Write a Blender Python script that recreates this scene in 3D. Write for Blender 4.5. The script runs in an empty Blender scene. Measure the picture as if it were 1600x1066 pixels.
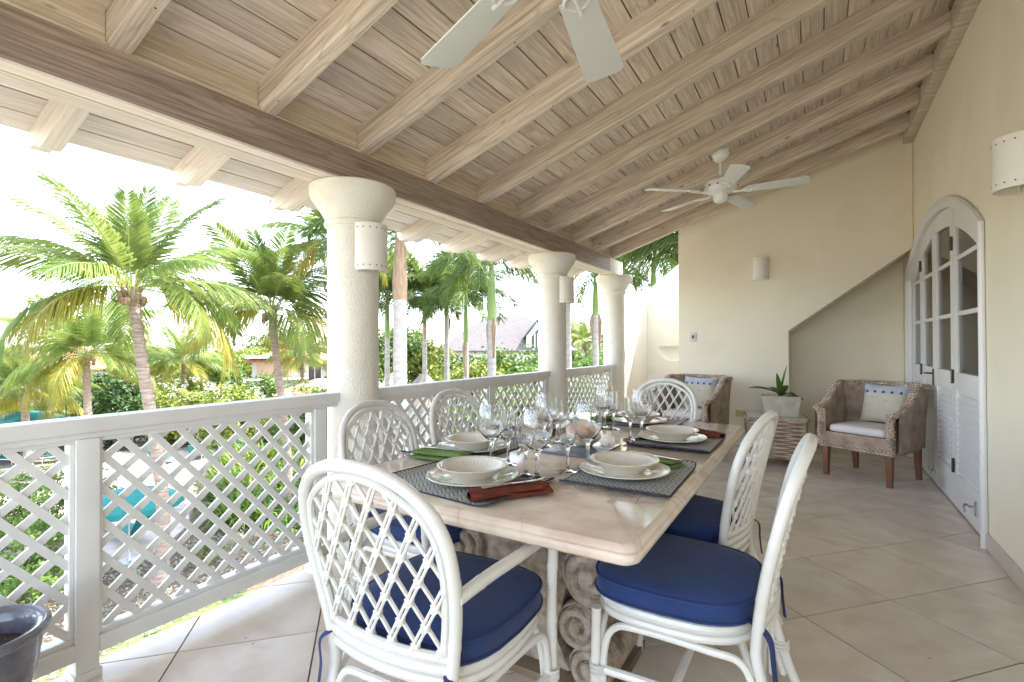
import bpy, bmesh, math, random
from math import sin, cos, pi, radians, sqrt, atan2
from mathutils import Vector, Matrix, noise
random.seed(7)
S = bpy.context.scene
C = S.collection
# ------------------------------------------------------------------ camera, sky, sun, exposure
cam = bpy.data.objects.new('camera', bpy.data.cameras.new('camera'))
C.objects.link(cam)
cam.data.sensor_width = 36.0
cam.data.lens = 36.0 * 780.06 / 1600.0
cam.data.clip_start = 0.05
cam.data.clip_end = 3000
yaw, pitch, roll = -0.547337, 0.00771955, -0.00294036
f = Vector((sin(yaw) * cos(pitch), cos(yaw) * cos(pitch), sin(pitch)))
r = Vector((cos(yaw), -sin(yaw), 0)); u = r.cross(f)
r2 = cos(roll) * r + sin(roll) * u; u2 = -sin(roll) * r + cos(roll) * u
cam.matrix_world = Matrix(((r2.x, u2.x, -f.x, 0), (r2.y, u2.y, -f.y, 0), (r2.z, u2.z, -f.z, 1.25), (0, 0, 0, 1)))
S.camera = cam
SUN_EL, SUN_AZ = radians(58), radians(40)          # azimuth measured from +Y towards +X
W = bpy.data.worlds.new('World'); S.world = W; W.use_nodes = True
nt = W.node_tree; nt.nodes.clear()
sky = nt.nodes.new('ShaderNodeTexSky'); sky.sky_type = 'NISHITA'; sky.sun_disc = False
sky.sun_elevation = SUN_EL; sky.sun_rotation = SUN_AZ
sky.air_density = 1.0; sky.dust_density = 1.2; sky.ozone_density = 1.0
hsv = nt.nodes.new('ShaderNodeHueSaturation'); hsv.inputs['Saturation'].default_value = 0.62     # thin white cloud over the blue
bg = nt.nodes.new('ShaderNodeBackground'); bg.inputs['Strength'].default_value = 0.15
wo = nt.nodes.new('ShaderNodeOutputWorld')
nt.links.new(sky.outputs[0], hsv.inputs['Color']); nt.links.new(hsv.outputs[0], bg.inputs[0]); nt.links.new(bg.outputs[0], wo.inputs[0])
sd = bpy.data.lights.new('sun', 'SUN'); sd.energy = 2.0; sd.angle = radians(0.5); sd.color = (1.0, 0.95, 0.87)
so = bpy.data.objects.new('sun', sd); C.objects.link(so)
sdir = Vector((sin(SUN_AZ) * cos(SUN_EL), cos(SUN_AZ) * cos(SUN_EL), sin(SUN_EL)))
so.rotation_euler = sdir.to_track_quat('Z', 'Y').to_euler()
so.location = (5, 5, 30)
S.view_settings.view_transform = 'Standard'; S.view_settings.look = 'None'
S.view_settings.exposure = 3.1; S.view_settings.gamma = 1.0; S.view_settings.use_curve_mapping = False
S.cycles.use_denoising = True
S.cycles.max_bounces = 14; S.cycles.diffuse_bounces = 7; S.cycles.glossy_bounces = 5
S.cycles.transmission_bounces = 12; S.cycles.transparent_max_bounces = 12
S.cycles.caustics_reflective = False; S.cycles.caustics_refractive = False
S.cycles.sample_clamp_indirect = 6.0

# ------------------------------------------------------------------ materials
def mat(name, c1, c2=None, rough=0.5, scale=8.0, stretch=(1, 1, 1), bump=0.0, bscale=None, detail=5.0, spec=0.5,
        vary=0.0, coat=0.0, metal=0.0, lo=0.35, hi=0.65, c3=None, s3=2.0, lo3=.45, hi3=.7, coord='Object', dist=0.0, bdist=0.01):
    m = bpy.data.materials.new(name); m.use_nodes = True
    t = m.node_tree; N = t.nodes; L = t.links
    b = N['Principled BSDF']
    b.inputs['Roughness'].default_value = rough
    b.inputs['Specular IOR Level'].default_value = spec
    b.inputs['Metallic'].default_value = metal
    b.inputs['Coat Weight'].default_value = coat
    b.inputs['Coat Roughness'].default_value = 0.08
    tc = N.new('ShaderNodeTexCoord'); mp = N.new('ShaderNodeMapping')
    L.new(tc.outputs[coord], mp.inputs[0]); mp.inputs['Scale'].default_value = stretch
    oi = N.new('ShaderNodeObjectInfo')
    off = N.new('ShaderNodeVectorMath'); off.operation = 'MULTIPLY_ADD'
    cx = N.new('ShaderNodeCombineXYZ')
    for i in range(3): L.new(oi.outputs['Random'], cx.inputs[i])
    L.new(cx.outputs[0], off.inputs[0]); off.inputs[1].default_value = (37, 53, 71); L.new(mp.outputs[0], off.inputs[2])
    vec = off.outputs[0] if vary else mp.outputs[0]
    no = N.new('ShaderNodeTexNoise'); no.inputs['Scale'].default_value = scale; no.inputs['Detail'].default_value = detail
    no.inputs['Distortion'].default_value = dist
    L.new(vec, no.inputs['Vector'])
    col = None
    if c2 is None:
        b.inputs['Base Color'].default_value = (*c1, 1)
        col = None
    else:
        rp = N.new('ShaderNodeValToRGB'); rp.color_ramp.elements[0].position = lo; rp.color_ramp.elements[1].position = hi
        rp.color_ramp.elements[0].color = (*c1, 1); rp.color_ramp.elements[1].color = (*c2, 1)
        L.new(no.outputs['Fac'], rp.inputs[0]); col = rp.outputs[0]
    if c3 is not None:
        n3 = N.new('ShaderNodeTexNoise'); n3.inputs['Scale'].default_value = s3; n3.inputs['Detail'].default_value = 4
        L.new(vec, n3.inputs['Vector'])
        r3 = N.new('ShaderNodeMapRange'); r3.inputs[1].default_value = lo3; r3.inputs[2].default_value = hi3
        L.new(n3.outputs['Fac'], r3.inputs[0])
        mx = N.new('ShaderNodeMix'); mx.data_type = 'RGBA'; mx.inputs[7].default_value = (*c3, 1)
        L.new(r3.outputs[0], mx.inputs[0])
        if col: L.new(col, mx.inputs[6])
        else: mx.inputs[6].default_value = (*c1, 1)
        col = mx.outputs[2]
    if vary:
        hs = N.new('ShaderNodeHueSaturation')
        mr = N.new('ShaderNodeMapRange'); mr.inputs[3].default_value = 1 - vary; mr.inputs[4].default_value = 1 + vary
        L.new(oi.outputs['Random'], mr.inputs[0]); L.new(mr.outputs[0], hs.inputs['Value'])
        if col: L.new(col, hs.inputs['Color'])
        else: hs.inputs['Color'].default_value = (*c1, 1)
        col = hs.outputs[0]
    if col: L.new(col, b.inputs['Base Color'])
    if bump:
        bn = no
        if bscale:
            bn = N.new('ShaderNodeTexNoise'); bn.inputs['Scale'].default_value = bscale; bn.inputs['Detail'].default_value = 6
            L.new(vec, bn.inputs['Vector'])
        bp = N.new('ShaderNodeBump'); bp.inputs['Strength'].default_value = bump; bp.inputs['Distance'].default_value = bdist
        L.new(bn.outputs['Fac'], bp.inputs['Height']); L.new(bp.outputs[0], b.inputs['Normal'])
    return m

def wood(name, dark, light, ax, rough=0.65, wash=0.5, vary=0.12):
    """weathered / limewashed timber, grain along local axis ax"""
    st = [34, 34, 34]; st[ax] = 1.1
    m = mat(name, dark, light, rough=rough, scale=2.2, stretch=st, bump=0.35, detail=8, spec=0.25, vary=vary, lo=0.30, hi=0.62, dist=0.6, bdist=0.004)
    t = m.node_tree; N = t.nodes; L = t.links; b = N['Principled BSDF']
    # cathedral rings and knots
    tc = [n for n in N if n.type == 'TEX_COORD'][0]
    off = [n for n in N if n.type == 'VECT_MATH'][0]
    mp2 = N.new('ShaderNodeMapping'); s2 = [5.0, 5.0, 5.0]; s2[ax] = 0.55; mp2.inputs['Scale'].default_value = s2
    L.new(tc.outputs['Object'], mp2.inputs[0])
    ad = N.new('ShaderNodeVectorMath'); ad.operation = 'ADD'
    L.new(mp2.outputs[0], ad.inputs[0])
    cx = [n for n in N if n.type == 'COMBXYZ'][0]
    sc = N.new('ShaderNodeVectorMath'); sc.operation = 'SCALE'; sc.inputs['Scale'].default_value = 41.0
    L.new(cx.outputs[0], sc.inputs[0]); L.new(sc.outputs[0], ad.inputs[1])
    n2 = N.new('ShaderNodeTexNoise'); n2.inputs['Scale'].default_value = 1.0; n2.inputs['Detail'].default_value = 2.0
    L.new(ad.outputs[0], n2.inputs['Vector'])
    ml = N.new('ShaderNodeMath'); ml.operation = 'MULTIPLY'; ml.inputs[1].default_value = 26.0
    L.new(n2.outputs['Fac'], ml.inputs[0])
    fr = N.new('ShaderNodeMath'); fr.operation = 'PINGPONG'; fr.inputs[1].default_value = 1.0
    L.new(ml.outputs[0], fr.inputs[0])
    rr = N.new('ShaderNodeMapRange'); rr.inputs[1].default_value = 0.72; rr.inputs[2].default_value = 1.0; rr.inputs[4].default_value = wash
    L.new(fr.outputs[0], rr.inputs[0])
    mx = N.new('ShaderNodeMix'); mx.data_type = 'RGBA'; mx.inputs[7].default_value = (*[d * 0.8 for d in dark], 1)
    src = b.inputs['Base Color'].links[0].from_socket
    L.new(src, mx.inputs[6]); L.new(rr.outputs[0], mx.inputs[0])
    kn = N.new('ShaderNodeTexVoronoi'); kn.inputs['Scale'].default_value = 1.0
    mp3 = N.new('ShaderNodeMapping'); s3 = [7.0, 7.0, 7.0]; s3[ax] = 2.4; mp3.inputs['Scale'].default_value = s3
    L.new(tc.outputs['Object'], mp3.inputs[0])
    ad3 = N.new('ShaderNodeVectorMath'); ad3.operation = 'ADD'; L.new(mp3.outputs[0], ad3.inputs[0]); L.new(sc.outputs[0], ad3.inputs[1])
    L.new(ad3.outputs[0], kn.inputs['Vector'])
    kr = N.new('ShaderNodeMapRange'); kr.inputs[1].default_value = 0.02; kr.inputs[2].default_value = 0.085
    kr.inputs[3].default_value = 0.85; kr.inputs[4].default_value = 0.0
    L.new(kn.outputs['Distance'], kr.inputs[0])
    mk = N.new('ShaderNodeMix'); mk.data_type = 'RGBA'; mk.inputs[7].default_value = (*[d * 0.35 for d in dark], 1)
    L.new(mx.outputs[2], mk.inputs[6]); L.new(kr.outputs[0], mk.inputs[0])
    L.new(mk.outputs[2], b.inputs['Base Color'])
    return m

def leafmat(name, c1, c2, c3=None, vary=0.18, trans=0.35, rough=0.45, scale=1.3):
    m = mat(name, c1, c2, rough=rough, scale=scale, vary=vary, spec=0.35, detail=3, c3=c3, s3=0.8, lo3=.5, hi3=.75)
    t = m.node_tree; N = t.nodes; L = t.links; b = N['Principled BSDF']
    tr = N.new('ShaderNodeBsdfTranslucent'); mx = N.new('ShaderNodeMixShader'); mx.inputs[0].default_value = trans
    L.new(b.inputs['Base Color'].links[0].from_socket, tr.inputs[0])
    L.new(b.outputs[0], mx.inputs[1]); L.new(tr.outputs[0], mx.inputs[2])
    L.new(mx.outputs[0], N['Material Output'].inputs[0])
    return m

def glassmat(name):
    m = bpy.data.materials.new(name); m.use_nodes = True
    b = m.node_tree.nodes['Principled BSDF']
    b.inputs['Base Color'].default_value = (0.97, 0.98, 0.98, 1); b.inputs['Roughness'].default_value = 0.0
    b.inputs['Transmission Weight'].default_value = 1.0; b.inputs['IOR'].default_value = 1.45
    return m

def panemat(name):
    m = bpy.data.materials.new(name); m.use_nodes = True
    t = m.node_tree; N = t.nodes; L = t.links; N.remove(N['Principled BSDF'])
    tr = N.new('ShaderNodeBsdfTransparent'); tr.inputs[0].default_value = (.86, .9, .88, 1)
    gl = N.new('ShaderNodeBsdfGlossy'); gl.inputs['Roughness'].default_value = 0.02
    fr = N.new('ShaderNodeFresnel'); fr.inputs[0].default_value = 1.6
    mx = N.new('ShaderNodeMixShader')
    L.new(fr.outputs[0], mx.inputs[0]); L.new(tr.outputs[0], mx.inputs[1]); L.new(gl.outputs[0], mx.inputs[2])
    L.new(mx.outputs[0], N['Material Output'].inputs[0])
    return m

def weavemat(name, ca, cb, su, sv):
    """basket weave from UVs in metres"""
    m = bpy.data.materials.new(name); m.use_nodes = True
    t = m.node_tree; N = t.nodes; L = t.links; b = N['Principled BSDF']; b.inputs['Roughness'].default_value = 0.6
    uv = N.new('ShaderNodeUVMap'); sp = N.new('ShaderNodeSeparateXYZ'); L.new(uv.outputs[0], sp.inputs[0])
    def mth(op, a, bb=None):
        n = N.new('ShaderNodeMath'); n.operation = op
        for i, v in enumerate((a, bb)):
            if v is None: continue
            if isinstance(v, (int, float)): n.inputs[i].default_value = v
            else: L.new(v, n.inputs[i])
        return n.outputs[0]
    us = mth('MULTIPLY', sp.outputs[0], su); vs = mth('MULTIPLY', sp.outputs[1], sv)
    row = mth('FLOOR', vs); par = mth('MODULO', row, 2.0)
    s = mth('SINE', mth('ADD', mth('MULTIPLY', us, pi), mth('MULTIPLY', par, pi)))
    over = mth('MULTIPLY_ADD', s, 0.5); N[over.node.name].inputs[2].default_value = 0.5
    rnd = mth('SINE', mth('MULTIPLY', mth('FRACT', vs), pi))
    h = mth('MULTIPLY', over, rnd)
    rp = N.new('ShaderNodeValToRGB'); rp.color_ramp.elements[0].color = (*cb, 1); rp.color_ramp.elements[1].color = (*ca, 1)
    rp.color_ramp.elements[0].position = 0.02; rp.color_ramp.elements[1].position = 0.55
    L.new(h, rp.inputs[0])
    no = N.new('ShaderNodeTexNoise'); no.inputs['Scale'].default_value = 9; tc = N.new('ShaderNodeTexCoord'); L.new(tc.outputs['Object'], no.inputs[0])
    hs = N.new('ShaderNodeHueSaturation'); mr = N.new('ShaderNodeMapRange'); mr.inputs[1].default_value = .3; mr.inputs[2].default_value = .7
    mr.inputs[3].default_value = .7; mr.inputs[4].default_value = 1.3
    L.new(no.outputs[0], mr.inputs[0]); L.new(mr.outputs[0], hs.inputs['Value']); L.new(rp.outputs[0], hs.inputs['Color'])
    L.new(hs.outputs[0], b.inputs['Base Color'])
    bp = N.new('ShaderNodeBump'); bp.inputs['Strength'].default_value = 1.0; bp.inputs['Distance'].default_value = 0.006
    L.new(h, bp.inputs['Height']); L.new(bp.outputs[0], b.inputs['Normal'])
    return m

M = {}
M['wall'] = mat('cream_plaster', (.81, .75, .62), (.84, .785, .66), rough=.85, scale=1.1, bump=.35, bscale=14, spec=.2, bdist=.006, c3=(.76, .695, .56), s3=2.3, lo3=.5, hi3=.85)
M['white_wall'] = mat('white_plaster', (.80, .78, .70), (.84, .82, .75), rough=.85, scale=1.5, bump=.2, bscale=40, spec=.2)
M['column'] = mat('rough_white_render', (.74, .71, .63), (.80, .77, .69), rough=.85, scale=4, bump=1.0, bscale=85, spec=.2, bdist=.006, c3=(.68, .64, .56), s3=5, lo3=.55, hi3=.85)
M['plank'] = wood('limewashed_plank', (.49, .405, .325), (.74, .65, .56), 1, wash=.38)
M['rafter'] = wood('limewashed_rafter', (.43, .35, .27), (.73, .64, .545), 0, wash=.38)
M['beam'] = wood('brown_beam', (.20, .145, .11), (.40, .315, .255), 1, wash=.4)
M['eave'] = wood('pale_eave_board', (.58, .51, .45), (.74, .68, .63), 1, wash=.3)
M['tail'] = wood('pale_rafter_tail', (.58, .51, .44), (.74, .68, .61), 0, wash=.3)
M['block'] = wood('yellowish_board', (.46, .375, .26), (.70, .61, .48), 1, wash=.3)  # yellower than the planks and rafters
M['white'] = mat('white_gloss_paint', (.76, .76, .73), (.80, .80, .77), rough=.35, scale=3, bump=.05, bscale=30)
M['rail'] = mat('railing_paint', (.70, .70, .68), (.76, .76, .74), rough=.4, scale=5, bump=.08, bscale=25, c3=(.6, .59, .55), s3=3, lo3=.6, hi3=.85)
M['door'] = mat('door_white_paint', (.71, .70, .71), (.75, .74, .75), rough=.4, scale=2, bump=.04, bscale=30)
M['tile'] = mat('beige_floor_tile', (.60, .52, .435), (.70, .625, .54), rough=.22, scale=2.6, bump=.03, spec=.5, vary=.07, c3=(.54, .455, .365), s3=5, lo3=.5, hi3=.8, dist=1.5)
M['grout'] = mat('dark_grout', (.16, .12, .09), rough=.9)
M['base'] = mat('stone_skirting', (.58, .53, .47), (.64, .59, .53), rough=.4, scale=4)
M['rattan'] = mat('white_rattan_lacquer', (.66, .645, .60), (.72, .705, .665), rough=.28, scale=6, bump=.06, bscale=60, coat=.3, vary=.03)
M['blue'] = mat('navy_canvas', (.018, .040, .140), (.028, .057, .18), rough=.85, scale=5, bump=.3, bscale=260, spec=.15, c3=(.036, .047, .088), s3=2.2, lo3=.42, hi3=.75, bdist=.002)
M['blue'].node_tree.nodes['Principled BSDF'].inputs['Sheen Weight'].default_value = .12
M['piping'] = mat('navy_piping', (.018, .036, .12), rough=.8)
def marble():
    m = mat('cream_marble', (.65, .55, .45), (.73, .635, .53), rough=.10, scale=3.0, detail=6, c3=(.52, .37, .28), s3=9, lo3=.42, hi3=.8, spec=.5)
    t = m.node_tree; N = t.nodes; L = t.links; b = N['Principled BSDF']
    tc = [n for n in N if n.type == 'TEX_COORD'][0]
    nz = N.new('ShaderNodeTexNoise'); nz.inputs['Scale'].default_value = 4; L.new(tc.outputs['Object'], nz.inputs['Vector'])
    mx0 = N.new('ShaderNodeMix'); mx0.data_type = 'VECTOR'; mx0.inputs[0].default_value = .35
    L.new(tc.outputs['Object'], mx0.inputs[4]); L.new(nz.outputs['Color'], mx0.inputs[5])
    vo = N.new('ShaderNodeTexVoronoi'); vo.feature = 'DISTANCE_TO_EDGE'; vo.inputs['Scale'].default_value = 6.5
    L.new(mx0.outputs[1], vo.inputs['Vector'])
    mr = N.new('ShaderNodeMapRange'); mr.inputs[1].default_value = .0; mr.inputs[2].default_value = .022; mr.inputs[3].default_value = .75; mr.inputs[4].default_value = 0
    L.new(vo.outputs['Distance'], mr.inputs[0])
    n4 = N.new('ShaderNodeTexNoise'); n4.inputs['Scale'].default_value = 3; L.new(tc.outputs['Object'], n4.inputs['Vector'])
    m4 = N.new('ShaderNodeMapRange'); m4.inputs[1].default_value = .5; m4.inputs[2].default_value = .62; L.new(n4.outputs['Fac'], m4.inputs[0])
    mu = N.new('ShaderNodeMath'); mu.operation = 'MULTIPLY'; L.new(mr.outputs[0], mu.inputs[0]); L.new(m4.outputs[0], mu.inputs[1])
    mx = N.new('ShaderNodeMix'); mx.data_type = 'RGBA'; mx.inputs[7].default_value = (.40, .18, .11, 1)
    L.new(b.inputs['Base Color'].links[0].from_socket, mx.inputs[6]); L.new(mu.outputs[0], mx.inputs[0]); L.new(mx.outputs[2], b.inputs['Base Color'])
    return m
M['marble'] = marble()
M['coral'] = mat('coral_stone', (.34, .27, .21), (.52, .45, .37), rough=.95, scale=30, bump=1.0, bscale=60, spec=.1, c3=(.20, .14, .10), s3=9, lo3=.52, hi3=.7, bdist=.012)
M['slab'] = mat('brown_slate', (.17, .115, .07), (.25, .18, .12), rough=.6, scale=5, bump=.3)
M['china'] = mat('cream_china', (.70, .66, .57), rough=.12, spec=.6, coat=.4)
M['mat'] = None
M['navy_edge'] = mat('navy_binding', (.03, .03, .06), rough=.7)
M['green_cloth'] = mat('green_linen', (.12, .19, .06), (.17, .25, .09), rough=.9, scale=12, bump=.5, bscale=240, spec=.1, bdist=.002)
M['rust_cloth'] = mat('rust_linen', (.115, .032, .02), (.18, .052, .03), rough=.9, scale=12, bump=.5, bscale=240, spec=.1, bdist=.002)
M['steel'] = mat('stainless_steel', (.62, .62, .62), rough=.16, metal=1.0)
M['glass'] = glassmat('clear_glass')
M['pane'] = panemat('window_pane')
M['slate_blue'] = mat('blue_grey_board', (.10, .125, .20), (.20, .23, .32), rough=.12, scale=6, detail=6)
M['shell'] = mat('shell_outer', (.62, .48, .33), (.75, .66, .52), rough=.4, scale=25, bump=.3, bscale=30)
M['shell_pink'] = mat('shell_lip', (.74, .33, .22), (.82, .55, .42), rough=.2, scale=9)
M['ceramic'] = mat('matt_white_ceramic', (.74, .71, .66), (.78, .75, .70), rough=.7, scale=4, bump=.05)
M['dark'] = mat('hole_shade_and_foot', (.03, .03, .03), rough=.9)
M['fan'] = mat('fan_white_enamel', (.76, .76, .73), rough=.3, coat=.2)
M['blade'] = mat('fan_blade_white', (.66, .68, .66), (.70, .71, .69), rough=.45, scale=2)
M['wicker'] = weavemat('brown_wicker', (.72, .565, .44), (.27, .19, .14), 58, 120)
M['wicker_rim'] = weavemat('wicker_braid', (.72, .57, .45), (.27, .19, .14), 60, 60)
M['wicker_check'] = weavemat('checked_wicker', (.58, .46, .36), (.22, .145, .11), 40, 52)
M['leg'] = mat('reddish_wood_leg', (.16, .065, .035), (.22, .095, .05), rough=.35, scale=3, stretch=(9, 9, 1), bump=.05)
M['cushion'] = mat('white_canvas', (.70, .67, .66), (.74, .71, .70), rough=.9, scale=4, bump=.25, bscale=200, bdist=.002)
M['pillow'] = mat('beige_linen', (.52, .48, .38), (.58, .54, .44), rough=.95, scale=14, bump=.3, bscale=220, c3=(.44, .40, .33), s3=16, lo3=.6, hi3=.7, bdist=.002)
M['pillow_top'] = mat('pale_blue_linen', (.40, .43, .50), (.46, .49, .56), rough=.95, scale=14, bump=.3, bscale=220, bdist=.002)
M['button'] = mat('navy_button', (.06, .07, .12), rough=.5)
M['tabglass'] = mat('frosted_glass_top', (.55, .62, .58), rough=.1)
M['trough'] = mat('pitted_limestone', (.42, .38, .32), (.56, .51, .44), rough=.95, scale=12, bump=.8, bscale=30)
M['soil'] = mat('dark_soil', (.025, .017, .012), (.06, .04, .03), rough=1, scale=60, bump=1, bscale=90)
M['pot'] = mat('dark_glazed_pot', (.055, .055, .07), (.16, .16, .19), rough=.22, scale=7, stretch=(1, 1, 2), bump=.2, coat=.5)
M['terracotta'] = mat('terracotta', (.50, .25, .15), (.58, .32, .20), rough=.85, scale=6)
M['brass'] = mat('brass_plate', (.62, .48, .20), rough=.45, metal=.3)
M['iron'] = mat('dark_iron', (.07, .065, .06), rough=.45, metal=.6)
M['curtain'] = mat('pale_curtain', (.52, .55, .60), (.58, .61, .66), rough=.95, scale=2)
M['room'] = mat('room_paint', (.45, .40, .30), rough=.9)
M['lawn'] = mat('lawn_ground', (.10, .14, .04), (.16, .19, .07), rough=.95, scale=3.5, bump=.6, bscale=40, c3=(.26, .23, .15), s3=.3, lo3=.6, hi3=.8)
M['bounce_ground'] = mat('neutral_bounce_ground', (.24, .205, .16), (.34, .30, .245), rough=.95, scale=2.5, bump=.5, bscale=30, c3=(.20, .20, .11), s3=.25, lo3=.45, hi3=.7)  # beige instead of lawn green, chosen to cut green bounce light
M['mulch'] = mat('mulch_soil', (.09, .06, .04), (.18, .13, .095), rough=1, scale=14, bump=1, bscale=26, c3=(.26, .22, .18), s3=26, lo3=.6, hi3=.68)
M['deck'] = mat('pale_pool_deck', (.44, .38, .34), (.54, .48, .44), rough=.8, scale=2.2, bump=.15, bscale=30)
M['teal'] = mat('teal_canvas', (.008, .15, .145), (.012, .19, .18), rough=.8, scale=3)
M['pole'] = mat('grey_pole', (.6, .6, .6), rough=.4)
M['frond'] = leafmat('palm_leaf', (.12, .19, .04), (.24, .29, .07), trans=.45)
M['frond_old'] = leafmat('palm_leaf_yellow', (.24, .25, .04), (.38, .32, .05), trans=.45)
M['frond_dark'] = leafmat('royal_palm_leaf', (.085, .15, .035), (.17, .22, .06), trans=.45)
M['rachis'] = mat('palm_midrib', (.30, .32, .09), rough=.6)
M['trunk'] = mat('ringed_palm_bark', (.22, .16, .125), (.38, .30, .25), rough=.95, scale=4, stretch=(1, 1, 7), bump=1, detail=6, bdist=.03)
M['royal_trunk'] = mat('pale_royal_trunk', (.32, .28, .26), (.44, .395, .375), rough=.9, scale=3, stretch=(1, 1, 3), bump=.4)
M['shaft'] = mat('green_crownshaft', (.16, .25, .06), (.22, .31, .09), rough=.5, scale=2, stretch=(1, 1, .4))
M['sheath'] = mat('dry_brown_sheath', (.25, .165, .105), (.37, .26, .175), rough=.9, scale=3, stretch=(6, 6, 1))
M['leaf_a'] = leafmat('shrub_leaf', (.07, .14, .02), (.14, .21, .04))
M['leaf_b'] = leafmat('dark_shrub_leaf', (.035, .085, .02), (.075, .14, .035))
M['leaf_c'] = leafmat('yellow_shrub_leaf', (.14, .20, .03), (.25, .27, .05))
M['leaf_d'] = leafmat('strap_leaf', (.10, .20, .03), (.19, .29, .06), scale=.8)
M['leaf_g'] = leafmat('silver_leaf', (.26, .30, .22), (.40, .42, .34))
M['leaf_red'] = leafmat('red_flower', (.45, .10, .08), (.55, .2, .16))
M['leaf_purple'] = leafmat('lilac_flower', (.38, .28, .48), (.50, .40, .58))
M['stem'] = mat('brown_stem', (.12, .085, .055), (.18, .13, .09), rough=.9, scale=8)
M['orange_tile'] = mat('orange_roof_tile', (.34, .155, .08), (.46, .25, .15), rough=.85, scale=6, bump=.4)
M['shingle'] = mat('grey_shingle', (.08, .07, .07), (.15, .135, .13), rough=.95, scale=7, stretch=(1, 1, 3), bump=.6)
M['thatch'] = mat('palm_thatch', (.12, .10, .085), (.24, .21, .185), rough=1, scale=10, stretch=(3, 3, 1), bump=1)
M['house'] = mat('white_house_render', (.60, .57, .53), (.66, .63, .59), rough=.9, scale=.6)
M['win'] = mat('dark_window', (.06, .07, .08), rough=.1)
M['peach'] = mat('peach_render', (.62, .45, .33), rough=.9)

def herringbone():
    m = bpy.data.materials.new('grey_herringbone'); m.use_nodes = True
    t = m.node_tree; N = t.nodes; L = t.links; b = N['Principled BSDF']; b.inputs['Roughness'].default_value = .7
    tc = N.new('ShaderNodeTexCoord'); sp = N.new('ShaderNodeSeparateXYZ'); L.new(tc.outputs['Object'], sp.inputs[0])
    def mth(op, a, bb=None):
        n = N.new('ShaderNodeMath'); n.operation = op
        for i, v in enumerate((a, bb)):
            if v is None: continue
            if isinstance(v, (int, float)): n.inputs[i].default_value = v
            else: L.new(v, n.inputs[i])
        return n.outputs[0]
    zig = mth('PINGPONG', sp.outputs[0], 0.028)
    v = mth('ADD', sp.outputs[1], mth('MULTIPLY', zig, 0.9))
    fr = mth('FRACT', mth('MULTIPLY', v, 52.0))
    rp = N.new('ShaderNodeValToRGB'); rp.color_ramp.elements[0].color = (.09, .095, .09, 1); rp.color_ramp.elements[1].color = (.40, .41, .38, 1)
    rp.color_ramp.elements[0].position = .25; rp.color_ramp.elements[1].position = .4
    L.new(fr, rp.inputs[0]); L.new(rp.outputs[0], b.inputs['Base Color'])
    bp = N.new('ShaderNodeBump'); bp.inputs['Strength'].default_value = .6; bp.inputs['Distance'].default_value = .002
    L.new(rp.outputs[0], bp.inputs['Height']); L.new(bp.outputs[0], b.inputs['Normal'])
    return m
M['mat'] = herringbone()

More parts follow.
